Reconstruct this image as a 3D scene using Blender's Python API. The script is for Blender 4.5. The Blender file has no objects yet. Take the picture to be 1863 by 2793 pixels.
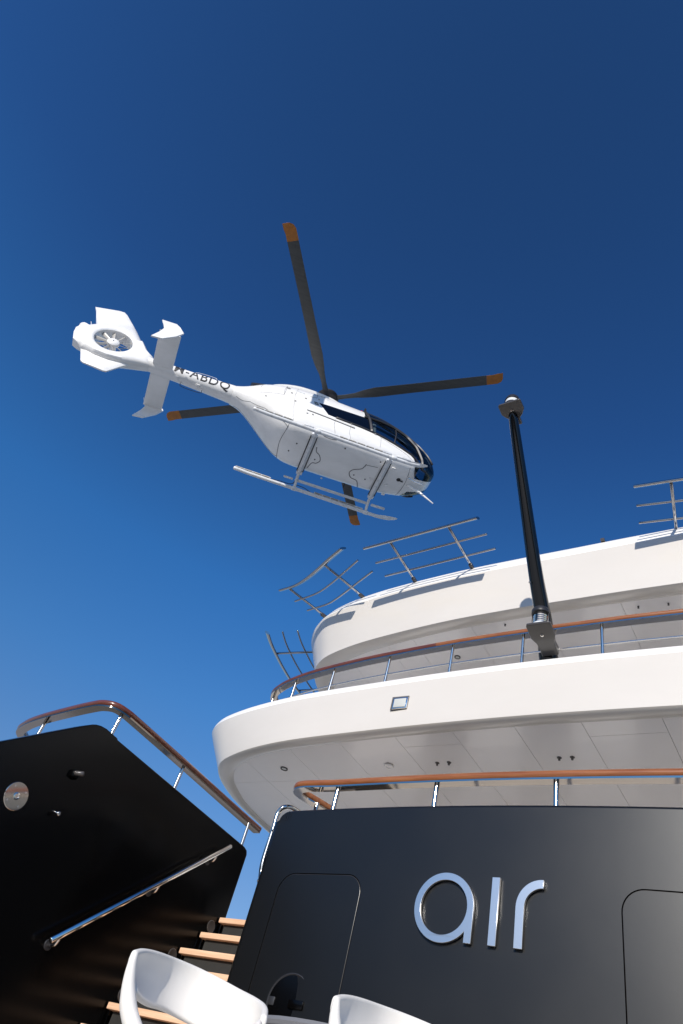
import bpy, bmesh, math, random
from mathutils import Vector, Matrix
random.seed(4)
rad = math.radians
C = bpy.context.scene
COL = C.collection

# ------------------------------------------------------------------ camera
R_SHIP = [(0.836, -0.223, -0.502), (0.494, 0.704, 0.510), (0.240, -0.674, 0.699)]
fwd = Vector((R_SHIP[0][2], R_SHIP[1][2], R_SHIP[2][2])).normalized()
dwn = Vector((R_SHIP[0][1], R_SHIP[1][1], R_SHIP[2][1]))
dwn = (dwn - fwd * dwn.dot(fwd)).normalized()
rgt = dwn.cross(fwd).normalized()
cam = bpy.data.cameras.new('camera')
cam.sensor_fit = 'VERTICAL'; cam.sensor_height = 36.0; cam.lens = 24.0
cam.clip_start = 0.05; cam.clip_end = 20000
co = bpy.data.objects.new('camera', cam); COL.objects.link(co)
co.matrix_world = Matrix(((rgt.x, -dwn.x, -fwd.x, 0), (rgt.y, -dwn.y, -fwd.y, 0), (rgt.z, -dwn.z, -fwd.z, 0), (0, 0, 0, 1)))
C.camera = co

# ------------------------------------------------------------------ sky, sun, exposure
SUN = Vector((0.235, -0.88, 0.41)).normalized()
w = bpy.data.worlds.new('World'); C.world = w; w.use_nodes = True
nt = w.node_tree; nt.nodes.clear()
out = nt.nodes.new('ShaderNodeOutputWorld'); bg = nt.nodes.new('ShaderNodeBackground')
sky = nt.nodes.new('ShaderNodeTexSky'); sky.sky_type = 'NISHITA'; sky.sun_disc = False
sky.sun_elevation = math.asin(SUN.z)
sky.sun_rotation = math.atan2(SUN.x, SUN.y)
sky.altitude = 0; sky.air_density = 1.0; sky.dust_density = 0.3; sky.ozone_density = 2.5
# deep polarised blue overhead, paler towards the horizon, the same all the way round
tc = nt.nodes.new('ShaderNodeTexCoord'); sx = nt.nodes.new('ShaderNodeSeparateXYZ')
cr = nt.nodes.new('ShaderNodeValToRGB'); mul = nt.nodes.new('ShaderNodeMix')
mul.data_type = 'RGBA'; mul.blend_type = 'MULTIPLY'; mul.inputs[0].default_value = 1.0
cr.color_ramp.elements[0].position = 0.0; cr.color_ramp.elements[0].color = (0.50, 0.52, 0.58, 1)
cr.color_ramp.elements[1].position = 1.0; cr.color_ramp.elements[1].color = (0.15, 0.33, 0.55, 1)
for pos, c in ((0.25, (0.42, 0.52, 0.65, 1)), (0.43, (0.29, 0.60, 0.86, 1)), (0.58, (0.215, 0.60, 0.95, 1)), (0.80, (0.165, 0.40, 0.70, 1))):
    e = cr.color_ramp.elements.new(pos); e.color = c
nt.links.new(tc.outputs['Generated'], sx.inputs[0]); nt.links.new(sx.outputs['Z'], cr.inputs[0])
nt.links.new(sky.outputs[0], mul.inputs[6]); nt.links.new(cr.outputs[0], mul.inputs[7])
nt.links.new(mul.outputs[2], bg.inputs[0]); bg.inputs[1].default_value = 0.15
nt.links.new(bg.outputs[0], out.inputs[0])
sl = bpy.data.lights.new('sun', 'SUN'); sl.energy = 3.9; sl.angle = rad(0.53); sl.color = (1.0, 0.94, 0.86)
so = bpy.data.objects.new('sun', sl); COL.objects.link(so)
so.rotation_euler = SUN.to_track_quat('Z', 'Y').to_euler(); so.location = (5, -20, 10)
C.view_settings.view_transform = 'Standard'; C.view_settings.look = 'None'
C.view_settings.gamma = 1.0; C.view_settings.exposure = 0.25; C.view_settings.use_curve_mapping = False
C.render.engine = 'CYCLES'

# ------------------------------------------------------------------ materials
def mat(name, col, rough=0.4, metal=0.0, coat=0.0, noise=None, bump=None, spec=0.5, emit=None, rvar=None):
    m = bpy.data.materials.new(name); m.use_nodes = True; n = m.node_tree; b = n.nodes['Principled BSDF']
    b.inputs['Base Color'].default_value = (*col, 1); b.inputs['Roughness'].default_value = rough
    b.inputs['Metallic'].default_value = metal; b.inputs['Coat Weight'].default_value = coat
    b.inputs['Coat Roughness'].default_value = 0.04; b.inputs['Specular IOR Level'].default_value = spec
    t = n.nodes.new('ShaderNodeTexCoord')
    if noise:                                  # (scale xyz, colour 2, low, high)
        sc, c2, lo, hi = noise
        mp = n.nodes.new('ShaderNodeMapping'); mp.inputs['Scale'].default_value = sc
        nz = n.nodes.new('ShaderNodeTexNoise'); nz.inputs['Scale'].default_value = 1; nz.inputs['Detail'].default_value = 6
        nz.inputs['Roughness'].default_value = 0.65
        r = n.nodes.new('ShaderNodeMapRange'); r.inputs[1].default_value = lo; r.inputs[2].default_value = hi
        mx = n.nodes.new('ShaderNodeMix'); mx.data_type = 'RGBA'
        mx.inputs[6].default_value = (*col, 1); mx.inputs[7].default_value = (*c2, 1)
        n.links.new(t.outputs['Object'], mp.inputs[0]); n.links.new(mp.outputs[0], nz.inputs['Vector'])
        n.links.new(nz.outputs[0], r.inputs[0]); n.links.new(r.outputs[0], mx.inputs[0])
        n.links.new(mx.outputs[2], b.inputs['Base Color'])
    if bump:                                   # (scale xyz, strength, distance)
        sc, st, ds = bump
        mp = n.nodes.new('ShaderNodeMapping'); mp.inputs['Scale'].default_value = sc
        nz = n.nodes.new('ShaderNodeTexNoise'); nz.inputs['Scale'].default_value = 1; nz.inputs['Detail'].default_value = 4
        bp = n.nodes.new('ShaderNodeBump'); bp.inputs['Strength'].default_value = st; bp.inputs['Distance'].default_value = ds
        n.links.new(t.outputs['Object'], mp.inputs[0]); n.links.new(mp.outputs[0], nz.inputs['Vector'])
        n.links.new(nz.outputs[0], bp.inputs['Height']); n.links.new(bp.outputs[0], b.inputs['Normal'])
    if rvar:
        nz = n.nodes.new('ShaderNodeTexNoise'); nz.inputs['Scale'].default_value = rvar[0]; nz.inputs['Detail'].default_value = 5
        r = n.nodes.new('ShaderNodeMapRange'); r.inputs[3].default_value = rvar[1]; r.inputs[4].default_value = rvar[2]
        n.links.new(t.outputs['Object'], nz.inputs['Vector']); n.links.new(nz.outputs[0], r.inputs[0])
        n.links.new(r.outputs[0], b.inputs['Roughness'])
    if emit: b.inputs['Emission Color'].default_value = (*emit[0], 1); b.inputs['Emission Strength'].default_value = emit[1]
    return m

M = {}
M['gelcoat'] = mat('gelcoat', (0.645, 0.605, 0.550), 0.25, coat=0.3, noise=((0.8, 0.8, 2.2), (0.61, 0.57, 0.515), 0.3, 0.8), bump=((1.6, 1.6, 2.2), 0.10, 0.02))
M['cap'] = mat('cap_paint', (0.86, 0.84, 0.80), 0.3, noise=((1.5, 1.5, 2), (0.80, 0.78, 0.74), 0.35, 0.8))
M['soffit'] = mat('soffit_paint', (0.83, 0.80, 0.78), 0.26, coat=0.2, noise=((1.5, 1.5, 1), (0.80, 0.77, 0.75), 0.35, 0.7), bump=((1.3, 1.6, 1), 0.06, 0.01))
M['transom'] = mat('satin_black', (0.0028, 0.003, 0.0033), 0.3, coat=0.0, spec=0.60, bump=((2.2, 2.2, 2.2), 0.05, 0.012), rvar=(2.2, 0.34, 0.42))
M['black'] = mat('gloss_black', (0.0016, 0.0014, 0.0014), 0.2, bump=((2.5, 2.5, 2.5), 0.04, 0.01), spec=0.22)
M['groove'] = mat('groove_black', (0.003, 0.003, 0.003), 0.6)
M['steel'] = mat('polished_steel', (0.84, 0.80, 0.75), 0.07, 1.0, rvar=(12, 0.04, 0.12))
M['mirror'] = mat('mirror_steel', (0.60, 0.54, 0.47), 0.06, 1.0, bump=((3, 3, 3), 0.02, 0.005))
M['chrome'] = mat('letter_steel', (0.84, 0.82, 0.79), 0.30, 1.0)
M['teak'] = mat('teak_rail', (0.32, 0.122, 0.042), 0.34, coat=0.3, noise=((2.6, 34, 34), (0.20, 0.058, 0.015), 0.32, 0.66))
M['teak2'] = mat('varnished_shaded_rail', (0.165, 0.045, 0.022), 0.28, coat=0.6, noise=((3, 30, 30), (0.09, 0.022, 0.010), 0.3, 0.7))  # varnish of the wing rail; also shade coloured into the overhang rail's port length
M['tread'] = mat('tread_teak', (0.82, 0.55, 0.37), 0.55, noise=((2.0, 36, 60), (0.62, 0.37, 0.22), 0.3, 0.7))
M['riser'] = mat('riser_grey', (0.020, 0.020, 0.019), 0.5, noise=((9, 9, 9), (0.028, 0.028, 0.026), 0.3, 0.7))
M['heli'] = mat('aircraft_white', (0.86, 0.845, 0.82), 0.28, coat=0.3, noise=((1.3, 2.2, 3.2), (0.76, 0.745, 0.715), 0.4, 0.75))
M['helibelly'] = mat('belly_paint', (0.74, 0.745, 0.75), 0.4, noise=((3, 6, 3), (0.60, 0.60, 0.60), 0.45, 0.8))
M['skid'] = mat('skid_paint', (0.70, 0.71, 0.72), 0.35, noise=((9, 9, 9), (0.45, 0.45, 0.45), 0.5, 0.75))
M['grip'] = mat('grip_strip', (0.30, 0.29, 0.27), 0.8, noise=((60, 60, 60), (0.45, 0.43, 0.40), 0.4, 0.6))
M['darkmetal'] = mat('dark_metal', (0.03, 0.03, 0.033), 0.4, 0.3)
M['blade'] = mat('blade_grey', (0.062, 0.064, 0.062), 0.5, noise=((2, 20, 20), (0.042, 0.043, 0.044), 0.4, 0.7))
M['tip'] = mat('blade_tip', (0.40, 0.145, 0.018), 0.55, noise=((6, 6, 6), (0.28, 0.10, 0.02), 0.4, 0.7))
M['tint'] = mat('tinted_glass', (0.002, 0.003, 0.007), 0.06, spec=0.35)
M['ceilingseam'] = mat('ceiling_seam', (0.42, 0.40, 0.385), 0.6)
M['railsteel'] = mat('rail_steel', (0.36, 0.36, 0.37), 0.07, 1.0)
M['darkstrip'] = mat('dark_strip', (0.26, 0.22, 0.19), 0.08, 1.0)
M['post'] = mat('brushed_post', (0.66, 0.61, 0.55), 0.13, 1.0)
M['seam'] = mat('seam_line', (0.09, 0.09, 0.09), 0.6)
M['red'] = mat('red_beacon', (0.6, 0.02, 0.02), 0.3)
M['print'] = mat('lettering', (0.012, 0.012, 0.014), 0.5)
M['fan'] = mat('fan_metal', (0.42, 0.40, 0.37), 0.4, 0.2)
M['pole'] = mat('carbon_pole', (0.0025, 0.0026, 0.0028), 0.12, spec=0.35, coat=0.25, bump=((30, 30, 30), 0.015, 0.002))
M['bracket'] = mat('bracket_grey', (0.055, 0.049, 0.045), 0.3, coat=0.4)
M['chair'] = mat('white_plastic', (0.78, 0.745, 0.69), 0.42, bump=((120, 120, 120), 0.03, 0.001), noise=((6, 6, 6), (0.74, 0.705, 0.65), 0.4, 0.75))
M['table'] = mat('table_grey', (0.16, 0.16, 0.17), 0.5)
M['deck'] = mat('deck_teak', (0.72, 0.68, 0.63), 0.7, noise=((2, 12, 2), (0.66, 0.62, 0.56), 0.3, 0.7))
M['wallwhite'] = mat('wall_white', (0.82, 0.80, 0.78), 0.4)
M['water'] = mat('sea', (0.02, 0.07, 0.085), 0.08, bump=((0.9, 0.9, 0.9), 0.5, 0.3))
M['unseen_quay'] = mat('unseen_quay_stone', (0.66, 0.64, 0.60), 0.85, noise=((0.4, 0.4, 0.4), (0.58, 0.56, 0.52), 0.3, 0.7))
M['lampglass'] = mat('lamp_glass', (0.70, 0.71, 0.70), 0.12, coat=0.5)
M['frost'] = mat('frosted_lens', (0.52, 0.53, 0.50), 0.35)
# clear glass: cabin windows and lantern lenses
def glassmat(name, tint, opac, rough=0.02):
    m = bpy.data.materials.new(name); m.use_nodes = True; n = m.node_tree; n.nodes.clear()
    o = n.nodes.new('ShaderNodeOutputMaterial'); t = n.nodes.new('ShaderNodeBsdfTransparent'); g = n.nodes.new('ShaderNodeBsdfGlossy')
    g.inputs['Roughness'].default_value = rough; t.inputs[0].default_value = (*tint, 1)
    f = n.nodes.new('ShaderNodeFresnel'); f.inputs[0].default_value = 1.5
    a = n.nodes.new('ShaderNodeMath'); a.operation = 'ADD'; a.inputs[1].default_value = opac; a.use_clamp = True
    mx = n.nodes.new('ShaderNodeMixShader')
    n.links.new(f.outputs[0], a.inputs[0]); n.links.new(a.outputs[0], mx.inputs[0])
    n.links.new(t.outputs[0], mx.inputs[1]); n.links.new(g.outputs[0], mx.inputs[2]); n.links.new(mx.outputs[0], o.inputs[0])
    return m
M['glass'] = glassmat('cabin_glass', (0.42, 0.52, 0.58), 0.02)
M['lens'] = glassmat('lens_glass', (0.75, 0.78, 0.80), 0.12, 0.05)

# ------------------------------------------------------------------ helpers
def mobj(name, verts, faces, m, parent=None, smooth=True, angle=38, label=None, mats=None, fm=None):
    me = bpy.data.meshes.new(name); me.from_pydata([tuple(v) for v in verts], [], faces)
    bm = bmesh.new(); bm.from_mesh(me); bmesh.ops.remove_doubles(bm, verts=bm.verts, dist=1e-5)
    if fm is None: bmesh.ops.recalc_face_normals(bm, faces=bm.faces)
    bm.to_mesh(me); bm.free()
    if mats:
        for q in mats: me.materials.append(q)
    else: me.materials.append(m)
    if smooth:
        me.polygons.foreach_set('use_smooth', [True] * len(me.polygons)); me.set_sharp_from_angle(angle=rad(angle))
    o = bpy.data.objects.new(name, me); COL.objects.link(o)
    if parent is not None: o.parent = parent
    if label: o['label'] = label
    return o
def empty(name, label, cat, loc=(0, 0, 0), group=None):
    o = bpy.data.objects.new(name, None); COL.objects.link(o); o.location = loc; o.empty_display_size = 0.3
    o['label'] = label; o['category'] = cat
    if group: o['group'] = group
    return o
class B:
    """collects shapes into one mesh"""
    def __init__(s): s.v = []; s.f = []
    def add(s, v, f):
        k = len(s.v); s.v += [Vector(p) for p in v]; s.f += [tuple(i + k for i in q) for q in f]; return s
    def box(s, c, d, rot=None, bev=0):
        c = Vector(c); x, y, z = d[0] / 2, d[1] / 2, d[2] / 2
        if bev:
            bm = bmesh.new(); bmesh.ops.create_cube(bm, size=1)
            for v in bm.verts: v.co = Vector((v.co.x * d[0], v.co.y * d[1], v.co.z * d[2]))
            bmesh.ops.bevel(bm, geom=bm.edges[:], offset=bev, segments=2, affect='EDGES', profile=0.5)
            bm.verts.index_update()
            V = [(rot @ v.co if rot else v.co) + c for v in bm.verts]; F = [tuple(v.index for v in f.verts) for f in bm.faces]; bm.free()
            return s.add(V, F)
        V = [Vector((i * x, j * y, k * z)) for i in (-1, 1) for j in (-1, 1) for k in (-1, 1)]
        if rot: V = [rot @ p for p in V]
        return s.add([p + c for p in V], [(0, 1, 3, 2), (4, 6, 7, 5), (0, 4, 5, 1), (2, 3, 7, 6), (0, 2, 6, 4), (1, 5, 7, 3)])
    def tube(s, pts, r, n=12, flat=None, up=(0, 0, 1), capround=True):
        pts = [Vector(p) for p in pts]; N = len(pts); rr = r if isinstance(r, (list, tuple)) else [r] * N
        if capround:
            a = (pts[0] - pts[1]).normalized(); b = (pts[-1] - pts[-2]).normalized()
            pts = [pts[0] + a * rr[0] * 0.45, pts[0] + a * rr[0] * 0.3] + pts + [pts[-1] + b * rr[-1] * 0.3, pts[-1] + b * rr[-1] * 0.45]
            rr = [rr[0] * 0.35, rr[0] * 0.8] + list(rr) + [rr[-1] * 0.8, rr[-1] * 0.35]; N += 4
        V = []; ref = Vector(up)
        for i, p in enumerate(pts):
            t = (pts[min(i + 1, N - 1)] - pts[max(i - 1, 0)]).normalized()
            u = ref - t * ref.dot(t)
            if u.length < 1e-2: u = Vector((1, 0, 0)) - t * t.x if i == 0 or flat else pu - t * pu.dot(t)
            if flat is None and i and u.dot(u) > 0: u = pu - t * pu.dot(t)
            u.normalize(); pu = u.copy(); q = t.cross(u)
            fl = flat or 1.0
            for k in range(n):
                a = 2 * math.pi * k / n; V.append(p + rr[i] * (math.cos(a) * q + fl * math.sin(a) * u))
        F = [(i * n + k, i * n + (k + 1) % n, (i + 1) * n + (k + 1) % n, (i + 1) * n + k) for i in range(N - 1) for k in range(n)]
        F += [tuple(range(n))[::-1], tuple(range((N - 1) * n, N * n))]
        return s.add(V, F)
    def disc(s, c, nrm, r, h, n=28, bev=0.0, r2=None):
        c = Vector(c); nrm = Vector(nrm).normalized(); u = nrm.orthogonal().normalized(); q = nrm.cross(u)
        prof = [(r, 0), (r, h - bev), (r - bev, h)] if bev else [(r, 0), (r2 or r, h)]
        V = [c + rr * (math.cos(2 * math.pi * k / n) * u + math.sin(2 * math.pi * k / n) * q) + z * nrm for rr, z in prof for k in range(n)]
        F = [(i * n + k, i * n + (k + 1) % n, (i + 1) * n + (k + 1) % n, (i + 1) * n + k) for i in range(len(prof) - 1) for k in range(n)]
        F += [tuple(range(n))[::-1], tuple(range((len(prof) - 1) * n, len(prof) * n))]
        return s.add(V, F)
    def lathe(s, c, nrm, prof, n=28):
        c = Vector(c); nrm = Vector(nrm).normalized(); u = nrm.orthogonal().normalized(); q = nrm.cross(u)
        V = [c + rr * (math.cos(2 * math.pi * k / n) * u + math.sin(2 * math.pi * k / n) * q) + z * nrm for rr, z in prof for k in range(n)]
        F = [(i * n + k, i * n + (k + 1) % n, (i + 1) * n + (k + 1) % n, (i + 1) * n + k) for i in range(len(prof) - 1) for k in range(n)]
        return s.add(V, F)
    def build(s, name, m, parent=None, **k): return mobj(name, s.v, s.f, m, parent, **k)
def spline(P, n=8):
    P = [Vector(p).to_3d() for p in P]; L = len(P); out = []
    for i in range(L - 1):
        a = P[i - 1] if i else P[0] * 2 - P[1]; b, c = P[i], P[i + 1]; d = P[i + 2] if i + 2 < L else P[-1] * 2 - P[-2]
        for k in range(n):
            t = k / n
            out.append(0.5 * ((2 * b) + (c - a) * t + (2 * a - 5 * b + 4 * c - d) * t * t + (3 * b - a - 3 * c + d) * t ** 3))
    return out + [P[-1]]
def normals2(P):
    N = []
    for i in range(len(P)):
        t = P[min(i + 1, len(P) - 1)] - P[max(i - 1, 0)]; t = Vector((t.x, t.y, 0)).normalized(); N.append(Vector((-t.y, t.x, 0)))
    return N
def sweep(name, prof, path, m, parent=None, closed=False, ends=False, **k):
    """prof: (offset along the left normal, z); path points may carry their own z"""
    P = [Vector((p[0], p[1], p[2] if len(p) > 2 else 0)) for p in path]; N = normals2(P); n = len(prof)
    V = [P[i] + N[i] * o + Vector((0, 0, z)) for i in range(len(P)) for o, z in prof]
    F = [(i * n + j, i * n + (j + 1) % n, (i + 1) * n + (j + 1) % n, (i + 1) * n + j) for i in range(len(P) - 1) for j in range(n if closed else n - 1)]
    if ends: F += [tuple(range(n)), tuple(range((len(P) - 1) * n, len(P) * n))[::-1]]
    return mobj(name, V, F, m, parent, **k)
def offset(P, o):
    N = normals2(P); return [p + q * o for p, q in zip(P, N)]
def oval(w, h, n=16, e=2.6):
    return [(w / 2 * math.copysign(abs(math.cos(a)) ** (2 / e), math.cos(a)), h / 2 * math.copysign(abs(math.sin(a)) ** (2 / e), math.sin(a))) for a in [2 * math.pi * k / n for k in range(n)]]
def shift(prof, dz): return [(a, b + dz) for a, b in prof]

# ================================================================== the setting
def plane(name, x0, x1, y0, y1, z, m, hole=None):
    o = mobj(name, [(x0, y0, z), (x1, y0, z), (x1, y1, z), (x0, y1, z)], [(0, 1, 2, 3)], m, smooth=False); o['kind'] = 'structure'; return o
hv = []; hf = []
for i in range(41):                      # unseen hill added to darken reflections, behind the quay, astern of the yacht
    x = -900 + 45 * i; h = 92 + 20 * min(1, max(0, (-60 - x) / 350)) + 12 * math.sin(i * .7) + 8 * math.sin(i * 1.9 + 1)
    hv += [(x, -300, -2), (x, -370, h * .6), (x, -430, h), (x, -900, -2)]
for i in range(40):
    for j in range(3): hf.append((4 * i + j, 4 * i + 4 + j, 4 * i + 5 + j, 4 * i + 1 + j))
M['hill'] = mat('added_hillside', (0.07, 0.075, 0.05), 0.9, noise=((0.02, 0.02, 0.02), (0.16, 0.14, 0.11), 0.4, 0.6))
hl = mobj('added_hills', hv, hf, M['hill']); hl['kind'] = 'structure'
plane('water', -6000, 6000, -6000, 6000, -1.6, M['water'])
q = B().box((0, -104, -1.3), (500, 200, 1.5)).box((-60, 30, -1.3), (95, 60, 1.5)).build('unseen_quay', M['unseen_quay'], smooth=False); q['kind'] = 'structure'  # unseen; the port arm is added to bounce light onto helicopter and soffits

# ================================================================== yacht
CX = -2.1
Y = empty('yacht', 'large white and black motor yacht seen from its stern, name on the black transom', 'yacht', (CX, 4.4, -1.6))
Y_OFF = Vector((CX, 4.4, -1.6))
def fix(o):     # children are written in world numbers: hang them on the yacht without moving them
    o.parent = Y; o.matrix_parent_inverse = Matrix.Translation(-Y_OFF); return o
def part(name, loc=(0, 0, 0)):
    o = bpy.data.objects.new(name, None); COL.objects.link(o); o.empty_display_size = 0.2; return fix(o)

# ---- transom with two flush doors
def yt(x): return 4.395 + 0.025 * (x - CX) ** 2
TL, TR = -3.88, -0.32
TB = -0.42
def ztop(x):
    d = min(x - TL, TR - x)
    return 2.19 - (0.07 * (1 - math.sqrt(max(0, 1 - (1 - min(d, 0.09) / 0.09) ** 2))) if d < 0.09 else 0)
def rrect(x0, x1, z0, z1, r):
    def lo(x):
        d = min(x - x0, x1 - x); return z0 if d >= r else z0 + r - math.sqrt(max(0, r * r - (r - d) ** 2))
    def hi(x):
        d = min(x - x0, x1 - x); return z1 if d >= r else z1 - r + math.sqrt(max(0, r * r - (r - d) ** 2))
    return lo, hi
def xs(x0, x1, r, n=14):
    a = [x0 + r * (1 - math.cos(math.pi / 2 * k / 10)) for k in range(11)]
    b = [x1 - r * (1 - math.cos(math.pi / 2 * k / 10)) for k in range(10, -1, -1)]
    return a + [x0 + r + (x1 - x0 - 2 * r) * k / n for k in range(1, n)] + b
def strip(bb, X, lo, hi, off=0.0, nz=12, yf=yt):
    V = [(x, yf(x) + off, lo(x) + (hi(x) - lo(x)) * j / nz) for x in X for j in range(nz + 1)]
    n = nz + 1
    bb.add(V, [(i * n + j, (i + 1) * n + j, (i + 1) * n + j + 1, i * n + j + 1) for i in range(len(X) - 1) for j in range(nz)])
def wallstrip(bb, X, zf, y0, y1, yf=yt):
    V = [(x, yf(x) + y, zf(x)) for x in X for y in (y0, y1)]
    bb.add(V, [(2 * i, 2 * i + 2, 2 * i + 3, 2 * i + 1) for i in range(len(X) - 1)])
DOORS = [(-3.67, -2.91, -0.15, 1.70, 0.13), (-1.13, -0.53 + 0.02, -0.15, 1.705, 0.13)]
G = 0.009
def transom_mesh():
    bb = B(); T = 0.05
    full = [TL + 0.1 * k / 8 for k in range(9)]
    edges = [TL + 0.1] + [v for d in DOORS for v in (d[0], d[1])] + [TR]
    segs = [(TL, DOORS[0][0] - G), (DOORS[0][1] + G, DOORS[1][0] - G), (DOORS[1][1] + G, TR)]
    for a, b in segs:
        X = [a + (b - a) * k / 24 for k in range(25)]
        if a == TL: X = sorted(set([round(TL + 0.12 * (1 - math.cos(math.pi / 2 * k / 8)), 5) for k in range(9)] + [round(x, 5) for x in X]))
        strip(bb, X, lambda x: TB, ztop, 0, 24)
    for x0, x1, z0, z1, r in DOORS:
        lo, hi = rrect(x0 - G, x1 + G, z0 - G, z1 + G, r + G); X = xs(x0 - G, x1 + G, r + G)
        strip(bb, X, hi, ztop, 0, 8); strip(bb, X, lambda x: TB, lo, 0, 3)
        wallstrip(bb, X, hi, 0, T); wallstrip(bb, X, lo, 0, T)
        for xx in (x0 - G, x1 + G):
            bb.add([(xx, yt(xx), lo(xx)), (xx, yt(xx), hi(xx)), (xx, yt(xx) + T, hi(xx)), (xx, yt(xx) + T, lo(xx))], [(0, 1, 2, 3)])
    # rolled top edge and the cap going forward
    X = [TL + 0.12 * (1 - math.cos(math.pi / 2 * k / 8)) for k in range(9)] + [TL + 0.12 + (TR - TL - 0.12) * k / 50 for k in range(1, 51)]
    pr = [(0, 0), (0.004, 0.012), (0.014, 0.02), (0.03, 0.023), (0.28, 0.023), (0.28, -0.4)]
    V = [(x, yt(x) + a, ztop(x) + b) for x in X for a, b in pr]; n = len(pr)
    bb.add(V, [(i * n + j, (i + 1) * n + j, (i + 1) * n + j + 1, i * n + j + 1) for i in range(len(X) - 1) for j in range(n - 1)])
    # port return: soft corner then forward along the stairs
    pth = [Vector((TL, yt(TL), 0))]
    for k in range(1, 9):
        a = math.pi / 2 * k / 8; pth.append(Vector((TL - 0.06 * math.sin(a), yt(TL) + 0.06 * (1 - math.cos(a)), 0)))
    pth += [Vector((TL - 0.06, yv, 0)) for yv in (4.7, 5.0, 5.35, 6.2)]
    V = [(p.x, p.y, TB + (2.12 - TB) * j / 8) for p in pth for j in range(9)]
    bb.add(V, [(i * 9 + j, (i + 1) * 9 + j, (i + 1) * 9 + j + 1, i * 9 + j + 1) for i in range(len(pth) - 1) for j in range(8)])
    V = [(p.x, p.y, 2.12) for p in pth] + [(TL, max(p.y, yt(TL)), 2.13) for p in pth]
    n = len(pth); bb.add(V, [(i, i + 1, n + i + 1, n + i) for i in range(n - 1)])
    return bb
tr = fix(transom_mesh().build('transom', M['transom'], angle=60))
tr['label'] = 'satin black stern panel with two flush doors and silver name letters'
bk = B().box((CX, 4.53 + 0.02, 0.85), (3.3, 0.04, 2.4)).build('backing_panel', M['groove'], tr, smooth=False)
for x0, x1, z0, z1, r in DOORS:
    lo, hi = rrect(x0, x1, z0, z1, r); X = xs(x0, x1, r); bb = B()
    strip(bb, X, lo, hi, 0.0, 20); wallstrip(bb, X, hi, 0, 0.045); wallstrip(bb, X, lo, 0, 0.045)
    for xx in (x0, x1): bb.add([(xx, yt(xx), lo(xx)), (xx, yt(xx), hi(xx)), (xx, yt(xx) + .045, hi(xx)), (xx, yt(xx) + .045, lo(xx))], [(0, 1, 2, 3)])
    bb.build('door', M['transom'], tr, angle=50)
    # bright bead along the edge of the door
    bd = B(); rim = [(x0 + r * (1 - math.cos(a)), z1 - r + r * math.sin(a)) for a in [math.pi / 2 * k / 8 for k in range(9)]]
    pts = [(x0, z0 + r)] + rim + [(x1 - r + r * math.sin(a), z1 - r + r * math.cos(a)) for a in [math.pi / 2 * k / 8 for k in range(9)]] + [(x1, z0 + r)]
    bd.tube([(x, yt(x) + 0.003, z) for x, z in pts], 0.0028, 6).build('door_trim', M['bracket'], tr)
# round recessed hatch low in the port door
def hatch():
    c = Vector((-3.30, yt(-3.30), 0.885)); n = (0.03, -1, 0)
    B().lathe(c, n, [(0.172, 0.0), (0.172, 0.006), (0.166, 0.008), (0.160, 0.002)], 48).build('hatch_ring', M['darkmetal'], tr)
    B().lathe(c, n, [(0.160, 0.002), (0.12, 0.004), (0.06, 0.005), (0.001, 0.005)], 48).build('hatch_cover', M['black'], tr)
    B().box(c + Vector((0.075, -0.012, -0.005)), (0.12, 0.02, 0.05), bev=0.006).build('hatch_handle', M['black'], tr)
    B().box(c + Vector((-0.13, -0.010, -0.005)), (0.05, 0.012, 0.05), bev=0.004).build('hatch_handle', M['darkmetal'], tr)
hatch()
# name letters
def letter(name, poly_out, holes=()):
    cu = bpy.data.curves.new(name, 'CURVE'); cu.dimensions = '2D'; cu.fill_mode = 'BOTH'; cu.extrude = 0.008; cu.bevel_depth = 0.0015; cu.bevel_resolution = 1
    for P in [poly_out] + list(holes):
        s = cu.splines.new('POLY'); s.points.add(len(P) - 1); s.use_cyclic_u = True
        for p, q in zip(s.points, P): p.co = (q[0], q[1], 0, 1)
    o = bpy.data.objects.new('tmp', cu); COL.objects.link(o)
    dg = bpy.context.evaluated_depsgraph_get(); me = bpy.data.meshes.new_from_object(o.evaluated_get(dg)); bpy.data.objects.remove(o)
    for v in me.vertices:
        x, z, d = v.co.x, v.co.y, v.co.z; v.co = Vector((x, yt(x) - 0.019 + d, z))
    me.materials.clear(); me.materials.append(M['chrome']); me.name = name
    ob = bpy.data.objects.new(name, me); COL.objects.link(ob); ob.parent = tr; return ob
def arc(cx, cz, r, a0, a1, n): return [(cx + r * math.cos(a0 + (a1 - a0) * k / n), cz + r * math.sin(a0 + (a1 - a0) * k / n)) for k in range(n + 1)]
ca, za, ro, ri, sw = -2.232, 1.522, 0.208, 0.166, 0.046
zb, zt_ = 1.325, 1.715
a_low = -math.asin(0.105 / ro); xe = ca + ro
outer = arc(ca, za, ro, 0.0, 2 * math.pi - math.acos((ro - sw) / ro), 56) + [(xe - sw, zb), (xe, zb)]
letter('letter_a', outer, [arc(ca, za, ri, 0, 2 * math.pi, 48)[:-1]])
letter('letter_i', [(-1.912, zb), (-1.864, zb), (-1.864, zt_), (-1.912, zt_)])
rr_ = 0.165
letter('letter_r', [(-1.750, zb), (-1.700, zb), (-1.700, zt_ - rr_)] + arc(-1.700 + rr_ - 0.048, zt_ - rr_, rr_ - 0.048, math.pi, math.pi / 2, 14) + [(-1.583, zt_ - 0.048), (-1.583, zt_)] + arc(-1.750 + rr_, zt_ - rr_, rr_, math.pi / 2, math.pi, 14))

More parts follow.
